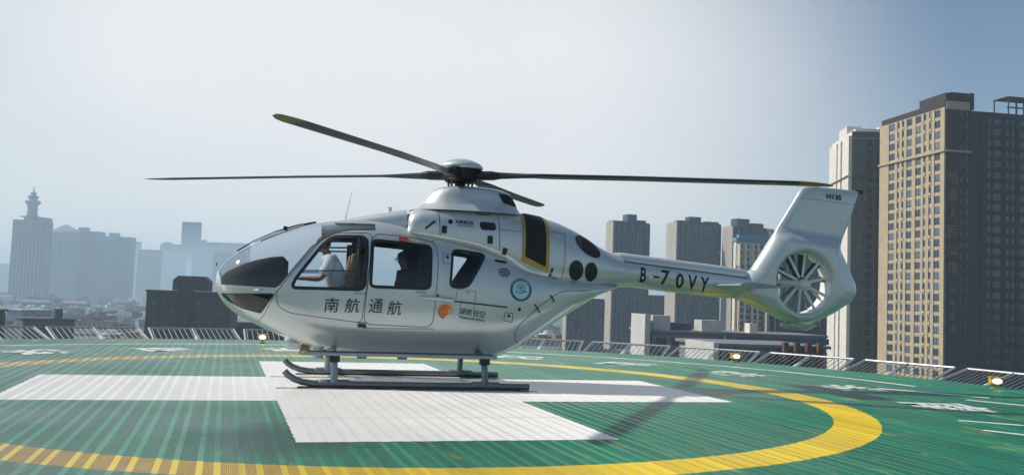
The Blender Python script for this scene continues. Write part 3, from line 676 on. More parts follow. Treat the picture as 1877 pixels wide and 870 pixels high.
for ch, x_, z_, wd in (('B', 6.425, 1.742, .10), ('-', 6.64, 1.72, .10), ('7', 6.80, 1.715, .14), ('0', 7.055, 1.675, .135), ('V', 7.275, 1.655, .155), ('Y', 7.49, 1.635, .155)):
    lettering(m, boomh, ch, x_, z_, wd, .235 if ch != '-' else .028, slope=-.08, shear=.05, off=.005, bold=.02, step=.03)
m.build('registration', blackp, bm_)
for x_ in (6.56, 6.93): 
    m = MB(); m.rings([[(x_+r_*math.cos(t), -float(boomh.half(x_, 1.71))-d_, 1.715+r_*math.sin(t)) for t in [2*math.pi*k/12 for k in range(12)]] for r_, d_ in ((.028, -.01), (.028, .012), (.016, .026))]); m.build('boom_lamp', white_paint, bm_, smooth=True)

# fin and shrouded tail fan
FC = (9.285, 1.735); FR_ = .505
OUT = [(8.36, 1.90), (8.40, 1.915), (8.63, 2.26), (8.92, 2.72), (9.25, 3.25), (9.30, 3.31), (9.37, 3.35), (9.47, 3.372), (9.94, 3.362), (10.36, 3.345), (10.385, 3.32), (10.37, 3.26), (10.24, 2.87), (10.07, 2.46), (10.04, 2.38), (10.06, 2.29), (10.22, 2.01), (10.34, 1.78), (10.365, 1.68), (10.36, 1.59), (10.28, 1.46), (9.97, 1.27), (9.67, 1.12), (9.50, 1.05), (9.41, 1.025), (9.21, 1.03), (8.96, 1.12), (8.65, 1.24), (8.25, 1.385), (8.12, 1.44), (8.12, 1.65), (8.25, 1.80)]
def outr(th):
    d = (math.cos(th), math.sin(th)); best = 0
    for i in range(len(OUT)):
        p, q = OUT[i], OUT[(i+1) % len(OUT)]; ex_, ez_ = q[0]-p[0], q[1]-p[1]; den = d[0]*ez_-d[1]*ex_
        if abs(den) < 1e-9: continue
        px, pz = p[0]-FC[0], p[1]-FC[1]; r_ = (px*ez_-pz*ex_)/den; u = (px*d[1]-pz*d[0])/den
        if r_ > 0 and -1e-6 <= u <= 1+1e-6: best = max(best, r_)
    return best
def sstep(a, b, x): t = min(1, max(0, (x-a)/(b-a))); return t*t*(3-2*t)
# angles: dense, including the outline's corners
ths = sorted(set([round(2*math.pi*k/240, 5) for k in range(240)]+[round(math.atan2(p[1]-FC[1], p[0]-FC[0]) % (2*math.pi), 5) for p in OUT]))
NT = len(ths)
def column(th, sgn):
    Ro = outr(th); c_, s_ = math.cos(th), math.sin(th); col_ = []
    S = [0, .006, .02, .04, .07]+[.07+(1-.07)*k/30 for k in range(1, 24)]+[.07+.93*(1-(1-k/14)**2*.233) for k in range(1, 15)]
    for s in S:
        r_ = FR_+(Ro-FR_)*s; x_, z_ = FC[0]+r_*c_, FC[1]+r_*s_; T = .205*(1-sstep(2.36, 2.62, z_+.10*(x_-9.3)))+.066*sstep(2.36, 2.62, z_+.10*(x_-9.3))
        T *= 1-.30*sstep(9.9, 10.36, x_)
        d_out = (Ro-r_); e_ = min(.34, (Ro-FR_)*.8) if T > .1 else .22
        k_ = min(1, d_out/e_); t_ = T*math.sqrt(max(0, 1-(1-k_)**2))
        dh = r_-FR_; lip = .055
        if dh < lip: t_ = min(t_, T)*1.0-.05*(1-math.sqrt(max(0, 1-(1-dh/lip)**2)))
        if d_out < 1e-6: t_ = 0.0
        col_.append((x_, sgn*t_, z_))
    return col_
cn = [column(t, -1) for t in ths]; cf = [column(t, 1) for t in ths]; ns = len(cn[0])
V = []; F = []
for cset in (cn, cf):
    b0 = len(V)
    for c_ in cset: V += c_
    F += [(b0+i*ns+j, b0+((i+1) % NT)*ns+j, b0+((i+1) % NT)*ns+j+1, b0+i*ns+j+1) for i in range(NT) for j in range(ns-1)]
m = MB().add(V, F); fin = m.build('tail_fin', silver, heli)
bm = bmesh.new(); bm.from_mesh(fin.data); bmesh.ops.remove_doubles(bm, verts=bm.verts, dist=.0004); bmesh.ops.recalc_face_normals(bm, faces=bm.faces[:])
for f_ in bm.faces: f_.smooth = True
bm.to_mesh(fin.data); bm.free()
# duct wall
m = MB(); nd = 96; ye = [abs(cn[0][0][1])]
hw = .155
rgn = [[(FC[0]+(FR_+(.002 if abs(y) >= hw else -.004*math.cos(y/hw*1.5)))*math.cos(2*math.pi*k/nd), y, FC[1]+(FR_+.0)*math.sin(2*math.pi*k/nd)) for k in range(nd)] for y in (-hw, -.1, 0, .1, hw)]
m.rings(rgn, cap=False); m.build('fan_duct', white_paint, fin, smooth=True, sharp=80)
fan = MB().rings([[(FC[0]+r_*math.cos(2*math.pi*k/24), y, FC[1]+r_*math.sin(2*math.pi*k/24)) for k in range(24)] for y, r_ in ((-.05, .02), (-.05, .09), (-.02, .115), (.06, .115), (.09, .08))]).build('fan_hub', blackr, fin, smooth=True, sharp=50)
for k, deg in enumerate((10, 43, 80, 113, 150, 187, 221, 258, 292, 330)):
    a = R(deg); m = MB(); M_ = Matrix.Translation((FC[0], .02, FC[1])) @ Matrix.Rotation(-a, 4, 'Y') @ Matrix.Rotation(R(38), 4, 'X')
    v = [M_ @ Vector(p) for p in ((.10, -.022, -.008), (.10, .022, -.008), (.10, .022, .008), (.10, -.022, .008), (.48, -.08, -.004), (.48, .08, -.004), (.48, .08, .004), (.48, -.08, .004))]
    m.add(v, [(0, 1, 2, 3), (4, 5, 6, 7), (0, 1, 5, 4), (1, 2, 6, 5), (2, 3, 7, 6), (3, 0, 4, 7)]); m.build('fan_blade', darkgrey, fin, bevel=.002)
for k in range(10):
    a = R(-66+36*k); m = MB(); m.tube([(FC[0]+.09*math.cos(a), -.085, FC[1]+.09*math.sin(a)), (FC[0]+.502*math.cos(a+.10), -.10, FC[1]+.502*math.sin(a+.10))], .017, 8, flat=1.5)
    m.build('stator_vane', white_paint, fin, smooth=True)
m = MB(); m.rings([[(FC[0]+.03+r_*math.cos(2*math.pi*k/28), y, FC[1]-.03+r_*math.sin(2*math.pi*k/28)) for k in range(28)] for y, r_ in ((-.19, .03), (-.19, .07), (-.17, .095), (-.05, .10))]); m.tube([(8.76, -.115, 1.735), (9.0, -.125, 1.725), (9.32, -.13, 1.705)], [.035, .05, .062], 14)
m.build('gearbox_fairing', silver2, fin, smooth=True, sharp=50)
# markings and small things on the fin
class FinS:
    def half(s, x, z): return .067
m = MB(); lettering(m, FinS(), 'H135', 9.88, 3.205, .28, .085, slope=-.05, off=.006, bold=.03); m.build('lettering', blackp, fin)
m = MB()
for k in range(22):
    x_ = 9.25+k*.048; z_ = 3.16-.05*(x_-9.25)-.01; m.add([(x_, -.0725, z_), (x_+.022, -.0725, z_), (x_+.022, -.0725, z_+.008), (x_, -.0725, z_+.008)], [(0, 1, 2, 3)])
m.build('rivet_line', seam, fin)
m = MB(); m.tube([(10.33, 0, 3.345), (10.48, 0, 3.35)], .012, 8); m.box(10.40, 10.47, -.02, .02, 3.30, 3.35); m.build('position_light', blackr, fin, bevel=.004)
m = MB(); m.tube([(9.56, 0, 3.36), (9.56, 0, 3.43)], [.03, .012], 10); m.build('beacon', white_paint, fin, smooth=True)
m = MB(); m.rings([[(9.30+a_*math.cos(t), b_*math.sin(t), z_) for t in [2*math.pi*k/20 for k in range(20)]] for z_, a_, b_ in ((1.06, .36, .07), (1.02, .33, .06), (.975, .24, .05), (.95, .14, .03))]); m.build('tail_bumper', silver, fin, smooth=True)
# tailplane, both sides
m = MB()
def aero(x0_, ch, y, z, th):
    pr = [(0, 0), (.03, .5), (.12, .9), (.35, 1), (.7, .55), (1, .06)]; up_ = [(x0_+ch*a, y, z+th*b) for a, b in pr]; dn = [(x0_+ch*a, y, z-th*b) for a, b in pr[::-1][:-1]]
    return up_+dn[1:]
m.rings([aero(7.66, .70, y, 1.625, .036) for y in (-1.12, -1.10, -.6, 0, .6, 1.10, 1.12)])
st = m.build('tailplane', greypaint, heli, smooth=True, sharp=50)
for q in (-1, 1): m = MB(); m.rings([aero(7.62, .80, y, 1.625, .047) for y in (q*1.121, q*1.14)]); m.build('tip_plate', greypaint, st)

# landing skids
def skid(side):
    y = side*1.0; pts = [(1.02, y, .215), (1.07, y, .16), (1.15, y, .11), (1.26, y, .072), (1.40, y, .052), (1.6, y, .047), (2.5, y, .047), (3.6, y, .047), (4.42, y, .047)]
    o = MB().tube(pts, .045, 14).build('skid', skidm, heli, smooth=True)
    for x_ in (1.68, 3.78): MB().tube([(x_-.19, y, .05), (x_-.17, y, .055), (x_+.19, y, .055), (x_+.21, y, .05)], [.047, .056, .056, .047], 14).build('sleeve', skidm, o, smooth=True)
    MB().box(1.2, 4.3, y-.03, y+.03, .002, .012).build('wear_shoe', blackr, o)
    return o
skid(-1); skid(1)
for x_ in (1.68, 3.78):
    hp = [(-1.0, .06), (-.985, .13), (-.95, .25), (-.88, .37), (-.72, .45), (-.4, .47), (0, .475)]; hp = hp+[(-a, b) for a, b in hp[::-1][1:]]
    MB().tube([(x_, a, b) for a, b in hp], [.07, .05, .046, .046, .046, .045, .045, .045, .046, .046, .046, .05, .07], 14, flat=1.0).build('cross_tube', greypaint if x_ < 2 else skidm, heli, smooth=True)
for sgn in (-1, 1):
    m = MB(); m.box(1.24, 3.95, min(sgn*.80, sgn*.98), max(sgn*.80, sgn*.98), .425, .475); o = m.build('boarding_step', greypaint, heli, bevel=.015)
    m = MB(); m.box(1.30, 3.90, min(sgn*.80, sgn*.965), max(sgn*.80, sgn*.965), .4755, .4825); m.build('grip_tread', blackr, o)
    for x_ in (1.68, 3.78):
        m = MB(); m.box(x_-.07, x_+.07, min(sgn*.86, sgn*.965), max(sgn*.86, sgn*.965), .34, .424); m.build('step_clamp', blackr, o, bevel=.012)
# belly fittings
m = MB(); m.tube([(1.30, .1, .52), (1.30, .1, .36)], [.05, .10], 14); m.build('landing_light', goldm, heli, smooth=True)
m = MB(); m.tube([(1.49, -.1, .48), (1.49, -.1, .33)], .07, 14); m.build('search_light', steel, heli, smooth=True)
m = MB(); m.box(1.04, 1.22, -.15, .15, .44, .56); m.build('sensor_pod', white_paint, heli, bevel=.03)
for x_ in (1.60, 2.05, 2.65): m = MB(); m.box(x_, x_+.14, -.05, .05, .33, .42); m.build('belly_antenna', greypaint, heli, bevel=.01)
# roof fittings
m = MB(); m.tube([(1.78, 0, 2.35), (1.80, 0, 2.45), (1.865, 0, 2.80)], [.008, .005, .003], 6); m.build('whip_antenna', greypaint, heli)
m = MB(); m.tube([(2.44, .1, 2.5), (2.44, .1, 2.585), (2.44, .1, 2.60)], [.035, .035, .05], 14); m.build('roof_antenna', white_paint, heli, smooth=True)
m = MB(); m.tube([on(body, 2.51, 2.085, .01), on(body, 2.64, 2.08, .01)], .035, 12); m.build('red_beacon', redlens, heli, smooth=True)
m = MB(); ribbon(m, body, [(2.66, 2.085), (2.84, 2.07)], .02, .012); m.build('handrail', mat('cream', (.5, .42, .3), .5), heli)
# wipers
wp = empty('wiper'); wp.parent = heli; wp.location = (0, 0, 0)
def topz(x, y):
    """height of the nose at x, y"""
    W_, T_, Z_ = float(body.W(x)), float(body.T(x)), float(body.Z(x)); nn = float(body.nu(x)); return Z_+(T_-Z_)*max(0, 1-min(1, abs(y)/W_)**nn)**(1/nn)
m = MB(); pts = [(x_, y_, topz(x_, y_)+d_) for x_, y_, d_ in ((1.36, -.10, .012), (1.1, -.11, .03), (.8, -.12, .045), (.5, -.12, .045), (.28, -.12, .03))]; m.tube(pts, [.012, .009, .008, .007, .012], 8); m.build('wiper_arm', blackr, wp)
m = MB(); pts = [(x_, y_, topz(x_, y_)+.008) for x_, y_ in ((1.30, -.16), (1.05, -.18), (.8, -.2), (.60, -.2))]; m.tube(pts, .008, 6); pts = [(x_, y_, topz(x_, y_)+.03) for x_, y_ in ((1.30, .05), (1.05, .06), (.8, .08), (.50, .1))]; m.tube(pts, .006, 6); m.build('wiper_blade', blackr, wp)
m = MB(); x_ = .93; m.box(x_-.03, x_+.03, -.14, -.08, topz(x_, -.11)+.01, topz(x_, -.11)+.07); m.build('wiper_joint', blackr, wp, bevel=.008)
m = MB(); m.box(.005, .02, -.15, -.12, 1.60, 1.64); m.build('nose_probe', blackr, heli)
m = MB(); m.tube([on(body, .55, 1.275, .0), on(body, .62, 1.28, .02), on(body, .70, 1.275, .0)], [.008, .022, .008], 8); m.build('nose_vent', steel, heli, smooth=True)

# interior
m = MB(); m.box(1.3, 3.9, -.45, .45, .66, .69); m.build('cabin_floor', linerm, heli)
def hood(xs, tops, low, k):
    rg = []
    for x_, t_ in zip(xs, tops):
        h0 = float(body.half(x_, low))*k; h1 = float(body.half(x_, t_))*.72*k; r_ = []
        for j in range(17):
            u = -1+2*j/16; r_.append((x_, u*h0 if abs(u) > .93 else u*h0, low+(t_-low)*(1-abs(u)**3.2)))
        rg.append(r_+[(x_, h0, low-.03), (x_, -h0, low-.03)])
    return rg
m = MB(); m.rings(hood((.10, .16, .25, .38, .55, .75, .92, 1.0), (1.47, 1.53, 1.58, 1.65, 1.71, 1.76, 1.78, 1.70), 1.36, .93)); m.build('instrument_hood', hoodm, heli, smooth=True, sharp=50)
m = MB(); m.box(.28, .84, -.26, .26, 1.0, 1.33); m.box(.5, .9, -.30, .30, .88, 1.0); m.build('chin_dark_box', hoodm, heli, bevel=.04)  # dark filler added so the nose looks black through the chin windows
m = MB(); m.box(.84, .98, -.42, .42, .95, 1.36); m.box(.86, 1.2, -.12, .12, .80, 1.15); m.build('instrument_panel', linerm, heli, bevel=.03)
m = MB(); m.box(1.96, 2.0, -.60, .60, .72, 2.14); m.build('cockpit_partition', linerm, heli)
for xa_, xb_ in ((1.86, 2.2), (2.74, 2.97)): m = MB(); m.box(xa_, xb_, .50, .53, .9, 2.02); m.build('dark_panel', linerm, heli)  # added dark panels that blacken the view through the far windows
m = MB(); m.box(2.98, 3.02, -.60, .60, .72, 2.08); m.build('rear_partition', linerm, heli)
m = MB(); m.box(4.12, 4.16, -.4, .4, .75, 1.7); m.build('rear_bulkhead', linerm, heli)
for y in (-.70, .70):
    m = MB(); m.box(2.03, 2.17, y*.85-.03, y*.85+.03, .85, 2.02); m.build('door_post', linerm, heli, bevel=.01)
def seat(x, y, mt, name='pilot_seat', ang=10, zt=1.86, wd=.22):
    M_ = Matrix.Translation((x, y, 1.02)) @ Matrix.Rotation(R(ang), 4, 'Y')
    m = MB(); m.box(-.06, .06, -wd, wd, 0, zt-1.02, M_); o = m.build(name, mt, heli, bevel=.03)
    m = MB(); m.box(x-.48, x, y-wd, y+wd, .92, 1.03); m.build('cushion', mt, o, bevel=.03)
    m = MB(); m.box(x-.42, x-.05, y-wd*.8, y+wd*.8, .64, .92); m.build('seat_base', linerm, o, bevel=.02); return o
seat(1.80, -.30, tan); seat(1.80, .33, tan)
for y in (-.42, 0, .42): seat(3.10, y, linerm, 'cabin_seat', 6, 1.72, .19)
m = MB(); m.box(2.10, 2.22, .30, .62, .64, 2.25); m.box(1.9, 2.02, .0, .12, 1.2, 2.3); m.build('cabin_partition', linerm, heli, bevel=.02)

# main rotor
HUB = (3.49, 0, 3.13)
m = MB(); m.tube([(3.49, 0, 2.9), (3.49, 0, 3.1)], .085, 20)
m.rings([[(3.49+r_*math.cos(2*math.pi*k/32), r_*math.sin(2*math.pi*k/32), z_) for k in range(32)] for z_, r_ in ((3.02, .12), (3.03, .22), (3.08, .28), (3.20, .30), (3.235, .33), (3.25, .33))])
rot = m.build('main_rotor', hubm, heli, smooth=True, sharp=35)
m = MB(); m.rings([[(3.49+r_*math.cos(2*math.pi*k/48), r_*math.sin(2*math.pi*k/48), z_) for k in range(48)] for z_, r_ in ((3.215, .30), (3.235, .335), (3.27, .34), (3.305, .31), (3.345, .24), (3.375, .16), (3.392, .08), (3.396, .02))]); m.build('rotor_cap', silver, rot, smooth=True, sharp=70)
m = MB()
for k in range(4):
    a = R(20+90*k); m.tube([(3.49+.20*math.cos(a), .20*math.sin(a), 2.93), (3.49+.26*math.cos(a+.2), .26*math.sin(a+.2), 3.10)], .016, 8)
m.build('pitch_link', hubm, rot)
def blade(world_deg, dz, pitch=7):
    a = R(world_deg)-PSI
    secs = [(.20, .13, .055, 0), (.45, .15, .06, 0), (.75, .14, .05, .0), (1.0, .20, .034, .6), (1.25, .275, .022, 1), (2.5, .28, .021, 1), (4.75, .28, .020, 1), (4.80, .28, .02, 1), (4.95, .25, .017, 1), (5.1, .17, .012, 1), (5.18, .07, .006, 1)]
    secs = [(r_ if r_ < 1 else r_*1.045, a_, b_, c_) for r_, a_, b_, c_ in secs]
    prof = [(-.5, 0), (-.42, .8), (-.25, 1), (.1, .8), (.5, .08), (.5, -.08), (.1, -.7), (-.25, -.9), (-.42, -.7)]
    def sec(r_, ch, th, tw):
        p_ = R(pitch*(1-.35*r_/5.2)*tw); z0 = dz*(r_/5.2)**1.6; out = []
        lead = 1
        for u, v_ in prof:
            yy = u*ch+(0 if r_ < 5.0 else -(.28-ch)*.0+(.28-ch)*.35); zz = v_*th
            out.append((r_, yy*math.cos(p_)+zz*math.sin(p_), z0-yy*math.sin(p_)+zz*math.cos(p_)))
        return out
    M_ = Matrix.Translation((3.49, 0, 3.135)) @ Matrix.Rotation(a, 4, 'Z')
    S1 = secs[:7]; S2 = [secs[6]]+secs[7:]
    m = MB().rings([[M_ @ Vector(p) for p in sec(*q)] for q in S1]); b = m.build('rotor_blade', bladem, rot, smooth=True, sharp=50)
    S2 = [(4.7501*1.045, .281, .0205, 1)]+secs[7:]
    m = MB().rings([[M_ @ Vector(p) for p in sec(*q)] for q in S2]); m.build('rotor_blade_tip', ochre, rot, smooth=True, sharp=50)
    m = MB().rings([[M_ @ Vector((r_, y*s_, z*s2)) for y, z in ((-.11, -.02), (-.08, -.06), (.08, -.06), (.11, -.02), (.11, .03), (.07, .065), (-.07, .065), (-.11, .03))] for r_, s_, s2 in ((.15, .8, .8), (.22, 1, 1), (.5, 1, 1), (.62, .75, .7))]); m.build('blade_root', hubm, rot, bevel=.008)
for d_, dz, pt in ((149.5, -.085, 7), (328.5, -.10, 7), (236.2, -.14, 2), (57.5, .10, 7)): blade(d_, dz, pt)

# ------------------------------------------------------------------ people in the cabin
def person(name_, label, chains, hd, look, top_mat, arm_chain, hairz=.0):
    root = empty('person', label, 'person', HLOC, PSI)
    def skinobj(nm, verts, edges, rad, mt, par, rootv=0, sub=2):
        me = bpy.data.meshes.new(nm); me.from_pydata(verts, edges, []); me.materials.append(mt); o = link(nm, me, par)
        if not me.skin_vertices: 
            bm = bmesh.new(); bm.from_mesh(me); bm.verts.layers.skin.verify(); bm.to_mesh(me); bm.free()
        sv = me.skin_vertices[0].data
        for i, r_ in enumerate(rad): sv[i].radius = (r_, r_) if not isinstance(r_, tuple) else r_; sv[i].use_root = (i == rootv)
        a = o.modifiers.new('skin', 'SKIN'); a.use_smooth_shade = True; b = o.modifiers.new('sub', 'SUBSURF'); b.levels = b.render_levels = sub
        return o
    verts, edges, rad = chains
    bodyo = skinobj('body', verts, edges, rad, skin, root)
    # clothes: torso + sleeves
    cv, ce, cr_, cm = top_mat
    skinobj('shirt', cv, ce, cr_, cm, bodyo)
    # head details
    hv = Vector(hd); d = Vector(look).normalized(); s_ = d.cross(Vector((0, 0, 1))).normalized()
    m = MB(); rg = []
    for j in range(9):
        ph = math.pi*.5*(j/8); r_ = math.cos(ph); rg.append([tuple(hv+Vector((0, 0, .03))-d*.012+s_*(.082*r_*math.cos(t))+d*(.103*r_*math.sin(t))+Vector((0, 0, .085*math.sin(ph)-(.07 if math.sin(t) < -.2 and j == 0 else 0)))) for t in [2*math.pi*k/20 for k in range(20)]])
    m.rings(rg); m.build('hair', hair, bodyo, smooth=True)
    m = MB()
    for q in (-1, 1): m.tube([tuple(hv+s_*q*.076+d*.005), tuple(hv+s_*q*.10+d*.005)], [.038, .034], 14)
    bnd = [tuple(hv+s_*(.09*math.cos(t))+Vector((0, 0, .02+.105*math.sin(t)))) for t in [math.pi*k/12 for k in range(13)]]; m.tube(bnd, .009, 8)
    m.build('headset', blackr, bodyo, smooth=True)
    m = MB(); m.tube([tuple(hv+d*.085+Vector((0, 0, .012))), tuple(hv+d*.112+Vector((0, 0, -.022))), tuple(hv+d*.092+Vector((0, 0, -.032)))], [.008, .013, .008], 8); m.build('nose', skin, bodyo, smooth=True)
    m = MB()
    for q in (-1, 1): m.tube([tuple(hv+d*.083+s_*q*.03+Vector((0, 0, .012))), tuple(hv+d*.092+s_*q*.03+Vector((0, 0, .012)))], .009, 8)
    m.build('eyes', blackr, bodyo)
    m = MB(); m.tube([tuple(hv+d*.086+s_*-.022+Vector((0, 0, -.055))), tuple(hv+d*.092+Vector((0, 0, -.055))), tuple(hv+d*.086+s_*.022+Vector((0, 0, -.055)))], .005, 6); m.build('mouth', mat('lips', (.25, .09, .07), .5), bodyo)
    return root
def seated(px, py, zs, lean, armz, reach, sc=1.0):
    """joint positions of a seated figure facing -x; returns full body chain and shirt chain"""
    pel = Vector((px, py, zs)); ch = pel+Vector((-.10*lean, 0, .33)); nk = pel+Vector((-.17*lean, 0, .53)); hd = nk+Vector((-.05*lean-.01, 0, .165)); top = hd+Vector((0, 0, .075))
    v = [pel, pel+Vector((-.03*lean, 0, .15)), ch, nk, nk+Vector((-.015, 0, .06)), hd-Vector((.0, 0, .05)), hd, top]
    e = [(i, i+1) for i in range(7)]; r = [(.14, .16), (.12, .14), (.13, .17), (.065, .065), (.055, .055), (.085, .08), (.108, .098), (.07, .065)]
    sv, se, sr = [pel+Vector((0, 0, .02)), pel+Vector((-.03*lean, 0, .15)), ch, nk-Vector((0, 0, .03))], [(0, 1), (1, 2), (2, 3)], [(.16, .19), (.16, .18), (.17, .22), (.10, .13)]
    for q in (-1, 1):
        hip = pel+Vector((-.02, q*.09, -.02)); kn = hip+Vector((-.44, q*.05, .03)); ft = kn+Vector((-.06, 0, -.36)); toe = ft+Vector((-.16, 0, -.02))
        b = len(v); v += [hip, kn, ft, toe]; e += [(0, b), (b, b+1), (b+1, b+2), (b+2, b+3)]; r += [(.10, .10), (.065, .065), (.045, .045), (.035, .04)]
        sh = ch+Vector((-.03, q*.19, .13)); el = sh+Vector((-.06-.06*lean, q*.05, -.27)); wr = el+Vector((-.22, -q*.05, armz)); hn = wr+Vector((-.07, 0, .0))
        b = len(v); v += [sh, el, wr, hn]; e += [(2, b), (b, b+1), (b+1, b+2), (b+2, b+3)]; r += [(.062, .062), (.043, .043), (.030, .028), (.034, .02)]
        base = b+3
        for k, (fy, fl) in enumerate(((-.03, .055), (-.01, .07), (.01, .065), (.03, .05))):
            f1 = hn+Vector((-.035, fy, -.004)); f2 = f1+Vector((-fl*.5, 0, -.02)); b2 = len(v); v += [f1, f2]; e += [(base, b2), (b2, b2+1)]; r += [(.009, .009), (.008, .008)]
        b2 = len(v); v += [hn+Vector((.0, -q*.035, .0)), hn+Vector((-.035, -q*.05, -.015))]; e += [(base, b2), (b2, b2+1)]; r += [(.011, .011), (.009, .009)]
        b = len(sv); sv += [sh+Vector((0, 0, .0)), sh.lerp(el, .85)]; se += [(2, b), (b, b+1)]; sr += [(.105, .105), (.075, .075)]
    return (([tuple(p) for p in v], e, r), ([tuple(p) for p in sv], se, sr), hd)
c_, s_, hd = seated(1.74, -.28, 1.28, 1.2, .0, 0)
person('pilot', 'person in a white shirt and headset sitting at the controls behind the front door window', c_, hd, (-1, -.1, -.1), (*s_, shirt), None)
c_, s_, hd = seated(2.78, -.05, 1.13, .5, .0, 0)
person('passenger', 'person in dark clothes and headset sitting behind the sliding door window', c_, hd, (-1, .25, 0), (*s_, darkcloth), None)

# ------------------------------------------------------------------ city
def ray(px, py): return fwd+((px-938.5)/CAM_F)*rt-((py-435)/CAM_F)*upv
def hor_y(px):
    # picture height of the horizon at column px
    return 435+(fwd.z+((px-938.5)/CAM_F)*rt.z)/upv.z*CAM_F
def at(px, D, z=0.0): d = ray(px, hor_y(px)); p = Vector((0, 0, CAM_H))+d*D; return Vector((p.x, p.y, z))
def zt(px, py, D): return CAM_H+(ray(px, py)*D).z
GZ = -45.0
groundm = mat('city_ground', (.10, .115, .10), .9, noise=.5, nscale=.01)
g = MB(); g.add([(-9000, -3000, GZ), (9000, -3000, GZ), (9000, 13000, GZ), (-9000, 13000, GZ)], [(0, 1, 2, 3)]); tag(g.build('city_ground', groundm), kind='structure')

def wallmat(name, c, brick=False, sc=1.0, dark=.75):
    m = mat(name, c, .8, noise=.10, nscale=.35)
    if brick:
        t = m.node_tree; K = t.links.new; b = t.nodes['Principled BSDF']; gpos = N(t, 'ShaderNodeNewGeometry'); sp = N(t, 'ShaderNodeSeparateXYZ'); K(gpos.outputs['Position'], sp.inputs[0])
        a = N(t, 'ShaderNodeMath', _operation='MULTIPLY'); a.inputs[1].default_value = sc; K(sp.outputs[2], a.inputs[0]); f = N(t, 'ShaderNodeMath', _operation='FRACT'); K(a.outputs[0], f.inputs[0])
        l = N(t, 'ShaderNodeMath', _operation='LESS_THAN'); l.inputs[1].default_value = .16; K(f.outputs[0], l.inputs[0])
        mx = N(t, 'ShaderNodeMix', _data_type='RGBA', _blend_type='MULTIPLY'); mx.inputs[7].default_value = (dark, dark, dark, 1); K(l.outputs[0], mx.inputs[0])
        src = b.inputs['Base Color'].links[0].from_socket; K(src, mx.inputs[6]); K(mx.outputs[2], b.inputs['Base Color'])
    return m
winm = mat('window_pane', (.035, .05, .07), .08, 0, .9)
winb = mat('window_pane_pale', (.09, .14, .20), .10, 0, .9)
winc = mat('window_curtain', (.20, .19, .17), .4)
winf = mat('window_frame_dark', (.03, .032, .035), .5)
class Tower:
    """a box building with its near corner at P, a left-hand wall running back along A (length la) and a right-hand wall along B (length lb)"""
    def __init__(s, name, label, cat, P, angA, la, lb, ztop, wall, group=None, z0=GZ):
        s.A = Vector((math.cos(R(angA)), math.sin(R(angA)), 0)); s.B = Vector((s.A.y, -s.A.x, 0))
        s.P = Vector((P.x, P.y, 0)); s.la, s.lb, s.zt, s.z0 = la, lb, ztop, z0; s.wall = wall
        s.root = empty(name, label, cat, (P.x, P.y, z0), 0, group); s.n = 0
    def W(s, face, u, out, z):
        """point on a wall: u metres from the near corner, out metres proud"""
        p = s.P+(s.A*u-s.B*out if face == 'L' else s.B*u-s.A*out); return (p.x-s.P.x, p.y-s.P.y, z-s.z0)
    def box(s, mb, face, u0, u1, o0, o1, z0, z1):
        v = [Vector(s.W(face, u, o, z)) for z in (z0, z1) for o in (o0, o1) for u in (u0, u1)]
        return mb.add(v, [(0, 2, 3, 1), (4, 5, 7, 6), (0, 1, 5, 4), (2, 6, 7, 3), (0, 4, 6, 2), (1, 3, 7, 5)])
    def block(s, mb, a0, a1, b0, b1, z0, z1):
        v = []
        for z in (z0, z1):
            for a in (a0, a1):
                for b in (b0, b1): p = s.A*a+s.B*b; v.append((p.x, p.y, z-s.z0))
        return mb.add(v, [(0, 2, 3, 1), (4, 5, 7, 6), (0, 1, 5, 4), (2, 6, 7, 3), (0, 4, 6, 2), (1, 3, 7, 5)])
    def core(s): m = MB(); s.block(m, 0, s.la, 0, s.lb, s.z0, s.zt); return m.build('wall', s.wall, s.root)
    def facade(s, face, cols, fh, wh, zbot, ztop, pier=.3, band=.2, pm=None, bm_=None, wm=None, indiv=False, sill=.9, piers=True, gap=.0, proud=True):
        """cols: (centre, width) in metres from the near corner"""
        L_ = s.la if face == 'L' else s.lb; wins = []; z = ztop-fh; rows = []
        while z > zbot: rows.append(z); z -= fh
        for r_i, z in enumerate(rows):
            for c, w_ in cols: wins.append((c, w_, z+sill, z+sill+wh))
        pm = pm or s.wall; bm_ = bm_ or pm
        if piers:
            m = MB(); edges = [0]+[x for c, w_ in sorted(cols) for x in (c-w_/2, c+w_/2)]+[L_]
            for i in range(0, len(edges), 2):
                if edges[i+1]-edges[i] > .05: s.box(m, face, edges[i], edges[i+1], 0, pier, rows[-1], ztop)
            m.build('pier', pm, s.root)
            m = MB()
            for z in rows:
                for c, w_ in cols:
                    if fh-wh > .2: s.box(m, face, c-w_/2, c+w_/2, 0, band, z+sill+wh, z+sill+fh) if z+sill+fh < ztop else s.box(m, face, c-w_/2, c+w_/2, 0, band, z+sill+wh, ztop)
            o_ = m.build('spandrel', bm_, s.root)
            if len(rows)*len(cols) > 100: tag(o_, kind='stuff')
        if indiv:
            wins.sort(key=lambda q: (q[2] < -24, q[0] if face == 'L' else q[0]+100)); k = max(0, 96-s.n); s.n += min(k, len(wins)); big, restw = wins[:k], wins[k:]
            for c, w_, za, zb in big: s.box(MB_ := MB(), face, c-w_/2, c+w_/2, .0, .06, za, zb); o = MB_.build('window', random.choice((winm, winm, winm, winb, winb, winc)) if wm is None else wm, s.root)
            for i, q in enumerate(big):
                pass
        else: restw = wins
        if restw:
            for mt, fr_ in ((winm, 0), (winb, 1)):
                m = MB(); sel = [q for i, q in enumerate(restw) if (hash((round(q[0], 1), round(q[2], 1))) % 3 == 0) == bool(fr_)]
                for c, w_, za, zb in sel: s.box(m, face, c-w_/2, c+w_/2, 0, .06, za, zb)
                if sel: tag(m.build('windows', (mt if wm is None else wm), s.root), kind='stuff')
        return rows

